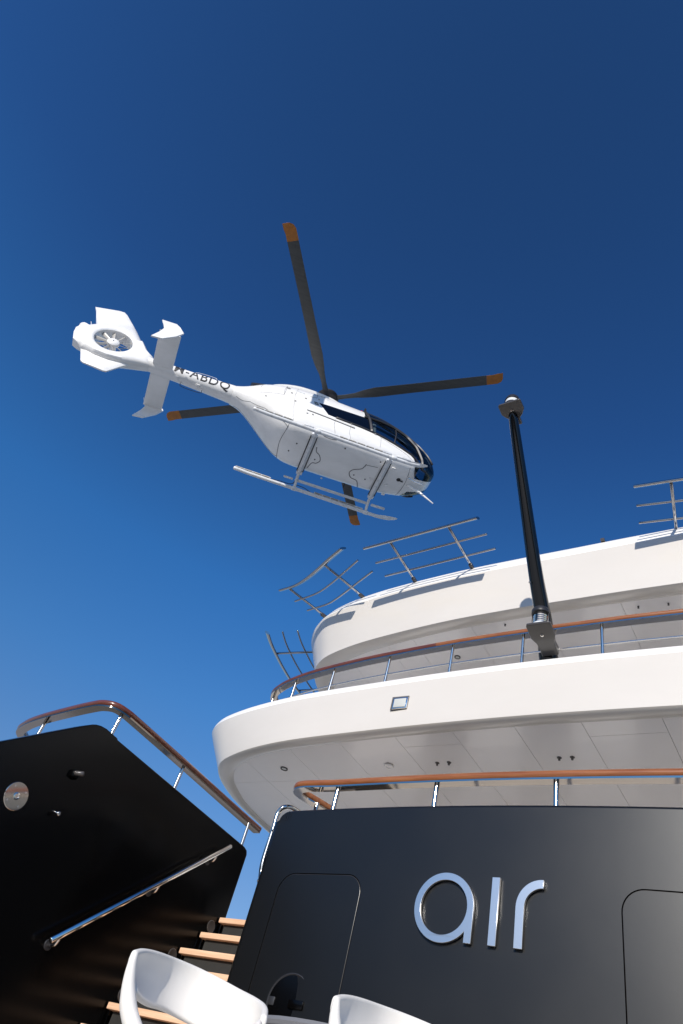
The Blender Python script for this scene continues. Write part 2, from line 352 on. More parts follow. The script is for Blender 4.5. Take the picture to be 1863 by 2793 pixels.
# ---- handrails: wooden cap, mirror strip beneath, steel posts
def handrail(path, zc, posts, postlen, wood, w=0.105, h=0.05, midz=None, pr=0.021, split=None, label=None, stripm='mirror'):
    r = part('handrail')
    if label: r['label'] = label
    P = [Vector((p[0], p[1], 0)) for p in path]
    if split is None:
        a = sweep('wooden_cap', shift(oval(w, h), zc), P, wood, r, closed=True, ends=True, angle=60)
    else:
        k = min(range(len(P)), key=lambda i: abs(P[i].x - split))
        a = sweep('wooden_cap', shift(oval(w, h), zc), P[:k + 1], M['teak2'], r, closed=True, ends=True, angle=60, label='port length of the rail, shade put into its wood colour')  # shade on this length is painted as a darker wood
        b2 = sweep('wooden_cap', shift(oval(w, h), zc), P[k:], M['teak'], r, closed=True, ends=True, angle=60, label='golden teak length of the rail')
    zs = zc - h / 2
    sweep('mirror_strip', [(-w * .42, zs + 0.006), (-w * .42, zs - 0.008), (w * .42, zs - 0.008), (w * .42, zs + 0.006)], P, M[stripm], r, closed=True, ends=True, angle=30)
    for x, y in posts:
        B().tube([(x, y, zc - h / 2), (x, y, zc - h / 2 - postlen)], pr, 14, capround=False).build('post', M['post'], r)
    if midz:
        B().tube([(p.x, p.y, midz) for p in P], 0.011, 10, capround=False).build('middle_bar', M['steel'], r)
    return r
# rail over the transom (turns forward at its port end)
tp = spline([(-3.42, 6.4), (-3.66, 5.6), (-3.86, 4.95), (-3.935, 4.73), (-3.90, 4.63), (-3.80, 4.60), (-3.62, 4.60), (-3.45, 4.60), (-2.8, 4.575), (-2.1, 4.565), (-1.4, 4.575), (-0.7, 4.60), (-0.2, 4.63), (0.4, 4.7)], 7)
handrail(tp, 2.500, [(-3.458, 4.60), (-2.520, 4.575), (-1.584, 4.575), (-0.65, 4.605), (-3.84, 4.86), (-3.66, 5.5)], 0.32, M['teak'], w=0.10, h=0.066, label='teak handrail above the black stern panel')
# tall steel grab rail at the transom's port edge
g = part('grab_rail'); g['label'] = 'bent steel grab rail at the edge of the stern panel'
B().tube(spline([(-3.93, 4.52, 1.66), (-4.0, 4.60, 1.72), (-4.025, 4.60, 1.84), (-4.025, 4.60, 2.1), (-4.025, 4.60, 2.25), (-3.985, 4.62, 2.315), (-3.95, 4.72, 2.34), (-3.88, 4.95, 2.30), (-3.80, 5.3, 2.1)], 8), 0.020, 14).build('rail_tube', M['post'], g)
B().tube([(-4.01, 4.60, 2.115), (-4.09, 4.66, 2.13)], 0.014, 10).build('bracket', M['steel'], g)
B().tube([(-4.01, 4.60, 2.10), (-4.01, 4.60, 2.085)], 0.022, 12, capround=False).build('collar', M['darkmetal'], g)

# ---- curved deck overhangs
def mir(L): return L + [(2 * CX - x, y) for x, y in L[:-1][::-1]]
P1 = spline(mir([(-7.05, 14), (-7.05, 11), (-7.05, 9.5), (-7.05, 8.6), (-7.03, 7.8), (-6.985, 7.1), (-6.89, 6.68), (-6.74, 6.33), (-6.50, 6.04), (-6.16, 5.86), (-5.65, 5.705), (-5.0, 5.60), (-4.0, 5.53), (-3.16, 5.49), (CX, 5.47)]), 10)
P1T = spline(mir([(-7.34, 14), (-7.34, 11), (-7.34, 9.4), (-7.34, 8.4), (-7.33, 7.6), (-7.30, 7.0), (-7.22, 6.52), (-7.06, 6.20), (-6.80, 5.99), (-6.42, 5.845), (-5.85, 5.715), (-5.1, 5.61), (-4.0, 5.54), (-3.16, 5.50), (CX, 5.48)]), 10)
P2 = spline(mir([(-6.95, 16), (-6.95, 12), (-6.95, 10.5), (-6.95, 9.6), (-6.93, 8.8), (-6.87, 8.2), (-6.77, 7.77), (-6.60, 7.38), (-6.36, 7.12), (-6.0, 6.93), (-5.23, 6.745), (-3.956, 6.595), (-2.88, 6.552), (CX, 6.548)]), 10)
P2T = spline(mir([(-7.28, 16), (-7.28, 12), (-7.28, 10.5), (-7.28, 9.5), (-7.26, 8.7), (-7.20, 8.1), (-7.09, 7.68), (-6.88, 7.33), (-6.58, 7.05), (-6.15, 6.84), (-5.25, 6.665), (-3.956, 6.565), (-2.88, 6.545), (CX, 6.545)]), 10)
Q1 = spline(mir([(-6.92, 14), (-6.92, 11), (-6.92, 9.5), (-6.92, 8.6), (-6.90, 7.85), (-6.84, 7.18), (-6.74, 6.83), (-6.58, 6.47), (-6.34, 6.19), (-6.05, 6.02), (-5.60, 5.87), (-4.97, 5.775), (-3.98, 5.70), (-3.15, 5.665), (CX, 5.645)]), 10)
Q2 = spline(mir([(-6.70, 16), (-6.70, 12), (-6.70, 10.5), (-6.70, 9.6), (-6.68, 8.85), (-6.62, 8.3), (-6.52, 7.9), (-6.36, 7.57), (-6.14, 7.34), (-5.84, 7.18), (-5.15, 7.0), (-3.93, 6.845), (-2.87, 6.80), (CX, 6.79)]), 10)
def loft(name, prof, Pb, Pt, zb, zt, m, parent, **k):
    Nb, Nt = normals2(Pb), normals2(Pt); n = len(prof); V = []
    for i in range(len(Pb)):
        for o, z in prof:
            f = min(1, max(0, (z - zb) / (zt - zb))); V.append(Pb[i].lerp(Pt[i], f) + Nb[i].lerp(Nt[i], f) * o + Vector((0, 0, z)))
    F = [(i * n + j, (i + 1) * n + j, (i + 1) * n + j + 1, i * n + j + 1) for i in range(len(Pb) - 1) for j in range(n - 1)]
    return mobj(name, V, F, m, parent, **k)
def overhang(P, PT, Q, zt_, zl, lipw, prof, deckz, seams, cross, label):
    r = part('deck_overhang'); r['label'] = label
    loft('fascia', prof[0], P, PT, zl, zt_, M['gelcoat'], r, angle=50)
    loft('top_capping', prof[1], P, PT, zl, zt_, M['cap'], r, angle=50)
    zb_ = prof[0][0][1]; nl = 10; V = []
    for a, b in zip(P, Q):
        for k in range(nl + 1):
            f = k / nl; p = a.lerp(b, f); V.append(Vector((p.x, p.y, zb_ + (zl - 0.002 - zb_) * f - 0.030 * math.sin(math.pi * min(1, f * 1.0)) ** 0.7)))
        V.append(Vector((b.x, b.y, zl + 0.03)))
    mobj('lip', V, [(i * (nl + 2) + j, (i + 1) * (nl + 2) + j, (i + 1) * (nl + 2) + j + 1, i * (nl + 2) + j + 1) for i in range(len(P) - 1) for j in range(nl + 1)], M['gelcoat'], r, angle=50)
    # aft edge of the ceiling as a function of x
    def yl(x):
        for a, b in zip(Q, Q[1:]):
            if a.x <= x <= b.x and b.x - a.x > 1e-6:
                return a.y + (b.y - a.y) * (x - a.x) / (b.x - a.x)
        return Q[0].y
    xl = max(p.x for p in Q[:30]); 
    g = 0.0022; last = P[len(P) // 2].y + 5.5
    for i in range(len(seams) - 1):
        x0, x1 = seams[i] + g, seams[i + 1] - g; n = 26 if i < 2 else 8
        X = [x0 + (x1 - x0) * k / n for k in range(n + 1)]
        yc = cross[i] if i < len(cross) else None
        bands = [(yl, lambda x: max(last, yl(x)))] if yc is None else [(yl, lambda x, c=yc: max(yl(x), c - g)), (lambda x, c=yc: max(yl(x), c + g), lambda x: max(last, yl(x)))]
        for lo, hi in bands:
            V = []; 
            for x in X:
                a, b = lo(x), hi(x); V += [(x, a, zl), (x, b, zl), (x, a, zl + 0.02), (x, b, zl + 0.02)]
            F = []
            for k in range(n):
                j = 4 * k; F += [(j, j + 1, j + 5, j + 4), (j + 2, j + 6, j + 7, j + 3), (j, j + 4, j + 6, j + 2), (j + 1, j + 3, j + 7, j + 5)]
            F += [(0, 2, 3, 1), (4 * n, 4 * n + 1, 4 * n + 3, 4 * n + 2)]
            mobj('ceiling_panel', V, F, M['soffit'], r, smooth=False)
    # dark void just over the ceiling panels, and the deck on top
    V = [(p.x, p.y, zl + 0.022) for p in offset(Q, -0.02)]; mobj('ceiling_backing', V, [tuple(range(len(V)))], M['ceilingseam'], r, smooth=False)
    V = [(p.x, p.y, deckz) for p in offset(P, 0.06)]; mobj('deck', V, [tuple(range(len(V)))], M['deck'], r, smooth=False)
    return r
seamsx = [-6.915, -6.03, -5.21, -4.46, -3.72, -3.04, -2.38, -1.74, -1.05, -0.35, 0.4, 1.2, 2.0, 2.71]
f1 = [(0.0, 3.612), (-0.002, 3.64), (0.0, 3.70), (0.002, 3.80), (0.004, 3.95), (0.006, 4.08), (0.012, 4.17)]
c1 = [(0.012, 4.17), (0.02, 4.215), (0.036, 4.25), (0.06, 4.275), (0.095, 4.288), (0.22, 4.290), (0.24, 4.27), (0.24, 3.80)]
T1 = overhang(P1, P1T, Q1, 4.17, 3.612, 0.17, (f1, c1), 3.84, seamsx, [6.53, 6.53, None, None, 5.90, None, None, 5.9, None, None, None], 'lower white curved deck overhang with a square light in its face')
f2 = [(0.0, 5.925), (-0.002, 5.955), (0.0, 6.02), (0.0, 6.2), (0.002, 6.4), (0.004, 6.58), (0.006, 6.70)]
c2 = [(0.006, 6.70), (0.016, 6.735), (0.035, 6.77), (0.12, 6.93), (0.145, 6.965), (0.18, 6.985), (0.30, 6.99), (0.32, 6.97), (0.32, 6.2)]
seams2 = [-6.69, -5.8, -5.0, -4.55, -3.6, -2.6, -1.6, -0.6, 0.4, 1.4, 2.48]
T2 = overhang(P2, P2T, Q2, 6.70, 5.965, 0.24, (f2, c2), 6.4, seams2, [None, None, None, None], 'upper white curved deck overhang carrying folded steel rails')
for o in (T1, T2): pass
# square light let into the lower fascia
def yfas(x):
    for a, b in zip(P1, P1[1:]):
        if a.x <= x <= b.x and b.x > a.x: return a.y + (b.y - a.y) * (x - a.x) / (b.x - a.x)
xc, zc = -3.625, 3.895; yy = yfas(xc)
B().box((xc, yy - 0.001, zc + 0.005), (0.205, 0.012, 0.165), bev=0.004).build('light_recess', M['seam'], T1)
B().box((xc + 0.012, yy - 0.012, zc - 0.004), (0.178, 0.014, 0.138), bev=0.005).build('light_frame', M['steel'], T1)
B().box((xc + 0.012, yy - 0.021, zc - 0.004), (0.145, 0.008, 0.105), bev=0.003).build('light_lens', M['frost'], T1)
# ceiling lights and sprinklers
def downlight(T, x, y, z, ringm, lensm, r=0.048):
    B().lathe((x, y, z), (0, 0, -1), [(r, -0.002), (r, 0.008), (r * .93, 0.012), (r * .68, 0.010), (r * .66, 0.002)], 26).build('downlight', ringm, T)
    B().disc((x, y, z - 0.003), (0, 0, -1), r * .67, 0.003, 22).build('downlight_lens', lensm, T)
downlight(T1, -5.567, 6.221, 3.612, M['darkmetal'], M['frost'])
downlight(T1, -4.083, 6.248, 3.600, M['cap'], M['soffit'], 0.052)
for x in (-3.475, -3.336, -2.139, -2.01, -0.75, -0.62): 
    B().lathe((x, 6.243, 3.612), (0, 0, -1), [(0.024, -0.002), (0.024, 0.006), (0.012, 0.012), (0.012, 0.03), (0.001, 0.03)], 16).build('spotlight', M['bracket'], T1)
downlight(T2, -4.073, 7.435, 5.965, M['darkmetal'], M['frost'], 0.045)
for x, y in ((-1.085, 6.935), (-1.424, 6.91), (-3.126, 6.88), (-4.394, 7.10)):
    B().lathe((x, y, 5.965), (0, 0, -1), [(0.014, -0.002), (0.012, 0.004), (0.005, 0.006), (0.005, 0.022), (0.014, 0.024), (0.001, 0.028)], 10).build('sprinkler', M['darkmetal'], T2)
# superstructure behind each open deck, with dark glass doors
def house(y, z0, z1, x0, x1, n):
    r = part('deckhouse')
    bb = B().box(((x0 + x1) / 2, y + 3, (z0 + z1) / 2), (x1 - x0, 6, z1 - z0)); bb.build('wall', M['wallwhite'], r, smooth=False)
    wd = (x1 - x0 - 1.6) / n
    for k in range(n):
        xx = x0 + 0.8 + wd * (k + .5)
        B().box((xx, y - 0.012, z0 + 0.05 + (z1 - z0) * .42), (wd * 0.45, 0.03, (z1 - z0) * .8)).build('glass_door', M['tint'], r, smooth=False)
house(7.7, 1.64, 3.60, -5.7, 1.5, 4)
house(8.2, 3.85, 5.95, -5.6, 1.4, 4)
md = part('main_deck')
V = [(-6.9, 5.36), (-6.9, 16), (2.7, 16), (2.7, 5.36), (TR, 5.36), (TR, 4.7), (TL - .05, 4.7), (TL - .05, 5.36)]
mobj('deck', [(a, b, 1.62) for a, b in V], [tuple(range(8))], M['deck'], md, smooth=False)

# ---- rail of the lower overhang
Pr = spline(mir([(-6.30, 9.5), (-6.30, 7.4), (-6.27, 6.65), (-6.20, 6.33), (-6.08, 6.14), (-5.90, 6.03), (-5.66, 5.935), (-5.25, 5.83), (-4.7, 5.745), (-4.05, 5.675), (-3.1, 5.615), (CX, 5.60)]), 8)
posts = []
def at_x(P, x):
    for a, b in zip(P, P[1:]):
        if a.x <= x <= b.x and b.x > a.x: return a.y + (b.y - a.y) * (x - a.x) / (b.x - a.x)
for x in (-5.54, -4.846, -3.992, -3.15, -2.326, -1.514, -0.7, 0.1, 0.9): posts.append((x, at_x(Pr, x)))
posts += [(-6.10, at_x(Pr, -6.10)), (-6.29, 7.1), (-6.30, 8.2)]
handrail(Pr, 4.695, posts, 0.40, M['teak'], w=0.105, h=0.066, midz=4.425, split=-3.3, pr=0.0175, label='curved rail on the lower overhang, shade put into darker wood to port, golden teak astern')

# ---- folded safety rails hanging outboard of the upper overhang
def safety_rail(bars, posts, z=6.965, flip=False, tilt=42):
    r = part('safety_rail')
    for i, b in enumerate(bars):
        pts = spline([(x, y, z) for x, y in b], 6) if len(b) > 2 else [(x, y, z) for x, y in b]
        if i == 0:
            ct_, st_ = math.cos(rad(tilt)), math.sin(rad(tilt)); el = oval(0.13, 0.044, 18, 2.2)
            pr_ = [(a_ * ct_ - b_ * st_, z + a_ * st_ + b_ * ct_) for a_, b_ in el]; pp_ = [(p[0], p[1]) for p in pts]
            if flip: pp_ = pp_[::-1]
            sweep('top_bar', pr_, pp_, M['railsteel'], r, closed=True, ends=True, angle=60)
        else: B().tube(pts, 0.0165, 12).build('middle_bar', M['railsteel'], r)
    for (x0, y0), (x1, y1) in posts:
        d = Vector((x1 - x0, y1 - y0, 0)).normalized()
        B().tube([Vector((x0, y0, z)) - d * 0.10, (x1, y1, z)], 0.021, 12).build('post', M['railsteel'], r)
        B().box(Vector((x0, y0, z - 0.01)) + d * 0.005, (0.05, 0.11, 0.05), rot=Matrix.Rotation(math.atan2(-d.x, d.y), 3, 'Z'), bev=0.006).build('hinge', M['bracket'], r)
    return r
safety_rail([[(-5.035, 5.862), (-3.168, 5.782)], [(-5.024, 6.195), (-3.169, 6.10)], [(-5.022, 6.502), (-3.166, 6.402)]], [((-4.602, 6.70), (-4.590, 5.86)), ((-3.63, 6.65), (-3.625, 5.81))])
safety_rail([[(-5.372, 5.756), (-5.70, 5.905), (-6.017, 6.065), (-6.35, 6.215), (-6.65, 6.31), (-6.98, 6.345)], [(-5.279, 6.06), (-5.65, 6.25), (-6.033, 6.44), (-6.40, 6.58), (-6.89, 6.66)], [(-5.172, 6.348), (-5.5, 6.50), (-5.783, 6.636), (-6.1, 6.78), (-6.363, 6.872), (-6.80, 6.93)]],
            [((-5.633, 6.83), (-5.87, 6.00)), ((-6.569, 7.12), (-6.797, 6.357))], flip=True)
safety_rail([[(-7.954, 7.303), (-8.10, 7.66), (-8.27, 8.24), (-8.39, 8.80), (-8.45, 9.3)], [(-7.629, 7.352), (-7.78, 7.72), (-7.93, 8.25), (-8.04, 8.80), (-8.11, 9.3)], [(-7.313, 7.389), (-7.45, 7.75), (-7.59, 8.28), (-7.70, 8.85), (-7.77, 9.3)]],
            [((-7.12, 8.05), (-8.19, 7.90)), ((-7.2, 9.2), (-8.42, 9.1))], flip=True, tilt=148)
safety_rail([[(-1.144, 5.864), (-0.50, 5.935), (0.35, 6.07)], [(-1.190, 6.175), (-0.6, 6.26), (0.30, 6.40)], [(-1.237, 6.473), (-0.65, 6.552), (0.25, 6.70)]], [((-0.863, 6.79), (-0.735, 5.95)), ((0.12, 6.90), (0.26, 6.08))])
B().box((-1.755, 6.71, 7.0), (0.05, 0.10, 0.04)).build('cap_notch', M['bracket'], T2)

# ---- ensign pole with two stern lights
pl = part('stern_pole'); pl['label'] = 'raked glossy black pole carrying two stern lights'
pts = [(-2.085, 5.86, 4.15), (-2.085, 5.70, 4.43), (-2.090, 5.53, 4.80), (-2.10, 5.262, 5.229), (-2.10, 4.80, 6.03), (-2.10, 4.361, 6.795), (-2.10, 4.30, 6.90)]
B().tube(spline(pts, 6), [0.115 - 0.067 * k / 36 for k in range(37)], 24, up=(1, 0, 0), flat=0.93).build('pole', M['pole'], pl)
def sternlight(c, wd, ln, drop, neck, dome):
    """wedge bracket growing out of the pole, lens standing upright at its aft end; c = middle of the aft edge"""
    c = Vector(c); h = 0.03; a = wd / 2
    prof = [(-a * .9, 0), (a * .9, 0), (a, ln * .06), (a, ln * .42), (a * .72, ln * .60), (neck, ln * .74), (neck, ln), (-neck, ln), (-neck, ln * .74), (-a * .72, ln * .60), (-a, ln * .42), (-a, ln * .06)]
    n = len(prof)
    V = [c + Vector((x, y, -h - drop * y / ln)) for x, y in prof] + [c + Vector((x, y, -drop * .35 * y / ln)) for x, y in prof]
    F = [tuple(range(n)), tuple(range(n, 2 * n))] + [(k, (k + 1) % n, n + (k + 1) % n, n + k) for k in range(n)]
    o = mobj('light_bracket', V, F, M['bracket'], pl, angle=30)
    bv = o.modifiers.new('bevel', 'BEVEL'); bv.width = 0.01; bv.segments = 3; bv.limit_method = 'ANGLE'
    up = Vector((0, 0, 1)); r = a * .66; b = c + Vector((0, r * 1.02, 0.0))
    if dome:
        B().lathe(b, up, [(r * .98, -.01), (r * 1.02, 0.025), (r, 0.03)], 26).build('lamp_base', M['darkmetal'], pl)
        B().lathe(b, up, [(r * .93, 0.03), (r * .93, 0.075), (r * .90, 0.10)], 26).build('lamp_lens', M['lampglass'], pl)
        B().lathe(b, up, [(r * 1.0, 0.098), (r * .98, 0.125), (r * .85, 0.165), (r * .5, 0.20), (0.001, 0.21)], 26).build('lamp_cap', M['darkmetal'], pl)
    else:
        B().lathe(b, up, [(r * .98, -.01), (r * .98, 0.012), (r * .9, 0.02)], 26).build('lamp_base', M['lampglass'], pl)
        B().lathe(b, up, [(r * .90, 0.018)] + [(r * (.90 if k % 2 else .84), 0.03 + .0125 * k) for k in range(9)] + [(r * .88, .15)], 30).build('lamp_lens', M['steel'], pl)
        B().lathe(b, up, [(r * .9, .145), (r * 1.12, .15), (r * 1.15, .185), (r * .98, .21), (0.001, .215)], 30).build('lamp_cap', M['darkmetal'], pl)
        for sgn in (-1, 1): B().tube([b + Vector((sgn * r, -.01, 0)), b + Vector((sgn * r, -.01, .16))], 0.007, 8).build('lamp_stay', M['darkmetal'], pl)
    dn = Vector((0, -drop, -ln)).normalized()
    B().lathe(c + Vector((0, ln * .35, -h - drop * .35)), dn, [(0.016, -.004), (0.015, 0.006), (0.009, 0.007), (0.007, 0.0)], 14).build('lamp_drain', M['steel'], pl)
sternlight((-2.085, 4.13, 6.93), 0.275, 0.32, 0.03, 0.05, True)
sternlight((-2.025, 5.20, 4.485), 0.25, 0.40, 0.10, 0.085, False)
B().lathe((-2.15, 5.25, 5.08), (-.3, -.8, -.5), [(0.012, 0), (0.011, 0.006), (0.007, 0.007), (0.006, 0.0)], 12).build('bolt', M['steel'], pl)

# ---- port wing wall beside the stairs
wg = part('wing_wall'); wg['label'] = 'black wing wall beside the stairs with a steel handrail'
prof = [(-0.6, -0.5), (0.96, -0.5)]
top = [(1.30, 0.76), (2.51, 1.77), (3.06, 2.235), (3.13, 2.29), (3.17, 2.315), (3.22, 2.332), (3.28, 2.34), (3.42, 2.335), (3.43, 2.325), (5.38, 2.29), (5.43, 2.275), (5.45, 2.24), (5.445, 1.66)]
pf = [(0.4, -0.5)] + [(0.4, 0.0)] + top + [(5.45, -0.5)]
n = len(pf)
V = [(-5.0, a, b) for a, b in pf] + [(-5.11, a, b) for a, b in pf]
F = [tuple(range(n)), tuple(range(n, 2 * n))[::-1]] + [(k, (k + 1) % n, n + (k + 1) % n, n + k) for k in range(n)]
ow = mobj('wall_panel', V, F, M['black'], wg, angle=30); bv = ow.modifiers.new('bevel', 'BEVEL'); bv.width = 0.012; bv.segments = 3; bv.limit_method = 'ANGLE'
# outer hull beyond the wall: bulwark block, raked aft face
V = []
hp = [(1.3, -1.7), (1.4, 0.2), (2.9, 1.35), (3.3, 1.52), (16, 1.52), (16, -1.7)]
V = [(-5.112, a, b) for a, b in hp] + [(-6.95, a + .25, b) for a, b in hp]; n = len(hp)
mobj('hull_side', V, [tuple(range(n)), tuple(range(n, 2 * n))[::-1]] + [(k, (k + 1) % n, n + (k + 1) % n, n + k) for k in range(n)], M['black'], wg, smooth=False)
# its varnished rail, turning outboard at the aft end
k_ = 2.50
rp = spline([Vector((x * 1.02, y * 1.02, 0)) for x, y in ((-6.78, 6.0), (-6.74, 4.6), (-6.70, 3.75), (-6.58, 3.45), (-6.35, 3.34), (-6.0, 3.268), (-5.5, 3.207), (-5.2, 3.18), (-5.07, 3.18), (-4.965, 3.225), (-4.93, 3.33), (-4.93, 3.5), (-4.955, 4.2), (-4.99, 4.9), (-5.015, 5.50))], 7)
handrail(rp, 2.57, [(-5.04, 3.37), (-5.05, 4.27), (-5.07, 5.40), (-6.12, 3.36), (-6.66, 3.70)], 0.28, M['teak2'], w=0.10, h=0.062, pr=0.0165, label='dark varnished handrail on top of the black wing wall', stripm='darkstrip')
# sloping grab bar over the stairs
gb = part('stair_handrail'); gb['label'] = 'sloping polished steel handrail on the black wall'
a, b = Vector((-4.9, 3.644, 0.856)), Vector((-4.9, 5.078, 2.159))
B().tube([a, b], 0.0225, 16).build('rail_tube', M['steel'], gb)
for t in (0.035, 0.53, 0.90):
    p = a.lerp(b, t)
    B().tube(spline([p + Vector((0, 0.01, -0.02)), p + Vector((-0.03, 0.015, -0.06)), p + Vector((-0.095, 0.015, -0.062))], 4), 0.010, 10).build('bracket', M['steel'], gb)
    B().disc((-5.0, p.y + .015, p.z - .062), (1, 0, 0), 0.036, 0.008, 22, bev=0.003).build('bracket_flange', M['darkmetal'], gb)
# fittings on the wall
fp = part('mooring_plate'); fp['label'] = 'round polished steel plate on the black wall'
c = (-5.0, 2.855, 1.53)
B().disc(c, (1, 0, 0), 0.099, 0.008, 40, bev=0.003).build('plate', M['mirror'], fp)
B().lathe((-4.992, 2.855, 1.53), (1, 0, 0), [(0.026, 0), (0.026, 0.004), (0.018, 0.006), (0.016, 0.001), (0.001, 0.001)], 24).build('hub', M['steel'], fp)
for k in range(4):
    an = rad(45 + 90 * k); B().disc((-4.992, 2.855 + .075 * math.cos(an), 1.53 + .075 * math.sin(an)), (1, 0, 0), 0.008, 0.003, 12).build('bolt', M['steel'], fp)
kn = part('shower_fitting'); kn['label'] = 'black square fitting with a knob on the black wall'
B().box((-4.985, 3.20, 1.885), (0.05, 0.07, 0.06), bev=0.01).build('housing', M['black'], kn)
B().tube([(-4.965, 3.19, 1.89), (-4.915, 3.225, 1.90)], 0.020, 14).build('knob', M['bracket'], kn)
hk = part('wall_hook'); hk['label'] = 'small steel hook on the black wall'
B().tube([(-5.0, 3.19, 1.585), (-4.94, 3.215, 1.575)], 0.007, 10).build('stem', M['steel'], hk)
B().disc((-4.945, 3.215, 1.575), (1, .4, 0), 0.017, 0.012, 18, bev=0.004).build('head', M['steel'], hk)
# far rail wedge glimpsed past the end of the wall
# ---- stairs
st = part('stairs'); st['label'] = 'steep stairs with pale teak treads between black walls'
for k in range(0, 11):
    y = 5.345 - 0.178 * k; z = 1.63 - 0.185 * k
    if z < -0.3: break
    x0 = -4.985; x1 = TL - 0.065
    B().box(((x0 + x1) / 2, y + 0.13, z - 0.0225), (x1 - x0, 0.26, 0.045), bev=0.006).build('tread', M['tread'], st)
    B().box(((x0 + x1) / 2 + 0.02, y + 0.055, z - 0.118), (x1 - x0 - 0.05, 0.02, 0.139)).build('riser', M['riser'], st, smooth=False)
    B().box((x0 + 0.012, y + 0.038, z - 0.118), (0.006, 0.012, 0.139)).build('riser_glint', M['steel'], st, smooth=False)  # bright steel sliver stands in for the glint on the riser's edge
for y, z in ((5.286, 1.527), (4.942, 1.18), (4.581, 0.784), (4.20, 0.41)):
    B().lathe((-5.0, y, z), (1, 0, 0), [(0.052, 0), (0.052, 0.006), (0.046, 0.009), (0.036, 0.006), (0.001, 0.004)], 26).build('step_light', M['bracket'], st)
pf = part('swim_platform')
B().box((-2.1, 1.6, -0.47), (5.8, 5.8, 0.10)).build('platform', M['deck'], pf, smooth=False)
B().box((-2.1, 10.0, -0.9), (9.6, 10.9, 1.5)).build('hull', M['black'], pf, smooth=False)

# ================================================================== helicopter
HT = Vector((-9.766, 7.746, 16.332))
HR = Matrix(((0.627, -0.761, -0.165), (0.767, 0.640, -0.036), (0.133, -0.104, 0.986)))
# re-orthonormalise
ex = Vector((HR[0][0], HR[1][0], HR[2][0])).normalized(); ez = Vector((HR[0][2], HR[1][2], HR[2][2])); ez = (ez - ex * ez.dot(ex)).normalized(); ey = ez.cross(ex)
H = empty('helicopter', 'white twin-engine helicopter hovering in the blue sky with four dark rotor blades', 'helicopter')
H.matrix_world = Matrix(((ex.x, ey.x, ez.x, HT.x), (ex.y, ey.y, ez.y, HT.y), (ex.z, ey.z, ez.z, HT.z), (0, 0, 0, 1)))
# stations: x, z top, z bottom, half width
ST = [(3.34, -2.02, -2.22, 0.10), (3.30, -1.88, -2.36, 0.24), (3.20, -1.66, -2.55, 0.38), (3.0, -1.40, -2.68, 0.50), (2.7, -1.12, -2.77, 0.60), (2.3, -0.86, -2.84, 0.68), (1.9, -0.70, -2.89, 0.73), (1.5, -0.62, -2.91, 0.765),
      (1.0, -0.60, -2.92, 0.78), (0.5, -0.58, -2.93, 0.785), (0, -0.56, -2.94, 0.785), (-0.5, -0.56, -2.945, 0.78), (-0.85, -0.58, -2.90, 0.765), (-1.15, -0.62, -2.76, 0.73), (-1.5, -0.70, -2.47, 0.65), (-1.85, -0.80, -2.17, 0.53),
      (-2.15, -0.98, -1.96, 0.40), (-2.4, -1.13, -1.83, 0.31), (-2.62, -1.23, -1.77, 0.262)]
def lerp(T, x):
    if x >= T[0][0]: return T[0][1:]
    for a, b in zip(T, T[1:]):
        if b[0] <= x <= a[0]:
            t = (x - a[0]) / (b[0] - a[0]); return tuple(p + (q - p) * t for p, q in zip(a[1:], b[1:]))
    return T[-1][1:]
def smoothtab(T, n=4):
    P = spline([Vector((a[0], a[1], a[2])) for a in T], n); Q = spline([Vector((a[0], a[3], 0)) for a in T], n)
    return [(p.x, p.y, p.z, q.y) for p, q in zip(P, Q)]
STS = smoothtab(ST)
def sect(x):
    zt, zb2, hw = lerp(STS, x)
    zm = zb2 + (zt - zb2) * 0.40
    kb = min(1, max(0, (x + 2.3) / 1.5)); nb = 2.0 + 2.2 * kb
    nu = 2.0 + 0.25 * kb * (1 if x < 1.2 else max(0, 1 - (x - 1.2) / 1.5))
    return zt, zb2, hw, zm, nu, nb
def spt(x, phi, side=-1, off=0.0):
    """phi -90 (keel) .. 90 (roof)"""
    zt, zb2, hw, zm, nu, nb = sect(x); c, s = math.cos(phi), math.sin(phi)
    n = nu if s >= 0 else nb; y = hw * abs(c) ** (2 / n); z = zm + ((zt - zm) if s >= 0 else (zm - zb2)) * math.copysign(abs(s) ** (2 / n), s)
    if off:
        p0 = Vector(spt(x, phi, side)); px = Vector(spt(x + .02, phi, side)); pp = Vector(spt(x, min(phi + .02, 1.5707), side)) if phi < 1.55 else p0 + Vector((0, .02 * -side, 0))
        nn = (px - p0).cross(pp - p0)
        if nn.length > 1e-9:
            nn.normalize()
            if nn.dot(Vector((0, y * side, z - zm))) < 0: nn = -nn
            return p0 + nn * off
    return (x, side * y, z)
def phi_of(x, z):
    zt, zb2, hw, zm, nu, nb = sect(x)
    if z >= zm: return math.asin(min(1, ((z - zm) / (zt - zm)) ** (nu / 2)))
    return -math.asin(min(1, ((zm - z) / (zm - zb2)) ** (nb / 2)))
def zlo(x): return lerp([(4, -2.64), (3.3, -2.40), (3.2, -2.52), (3.0, -2.60), (2.82, -2.62), (2.70, -2.56), (2.58, -2.44), (2.42, -2.34), (1.9, -2.22), (1.4, -2.13), (0.9, -2.08), (0.2, -2.06), (-0.04, -2.04), (-0.34, -1.62), (-3, -1.62)], x)[0]
def zhi(x): return lerp([(4, -1.4), (1.8, -1.35), (1.3, -1.40), (0.9, -1.50), (0.3, -1.55), (-0.1, -1.57), (-0.34, -1.60), (-3, -1.60)], x)[0]
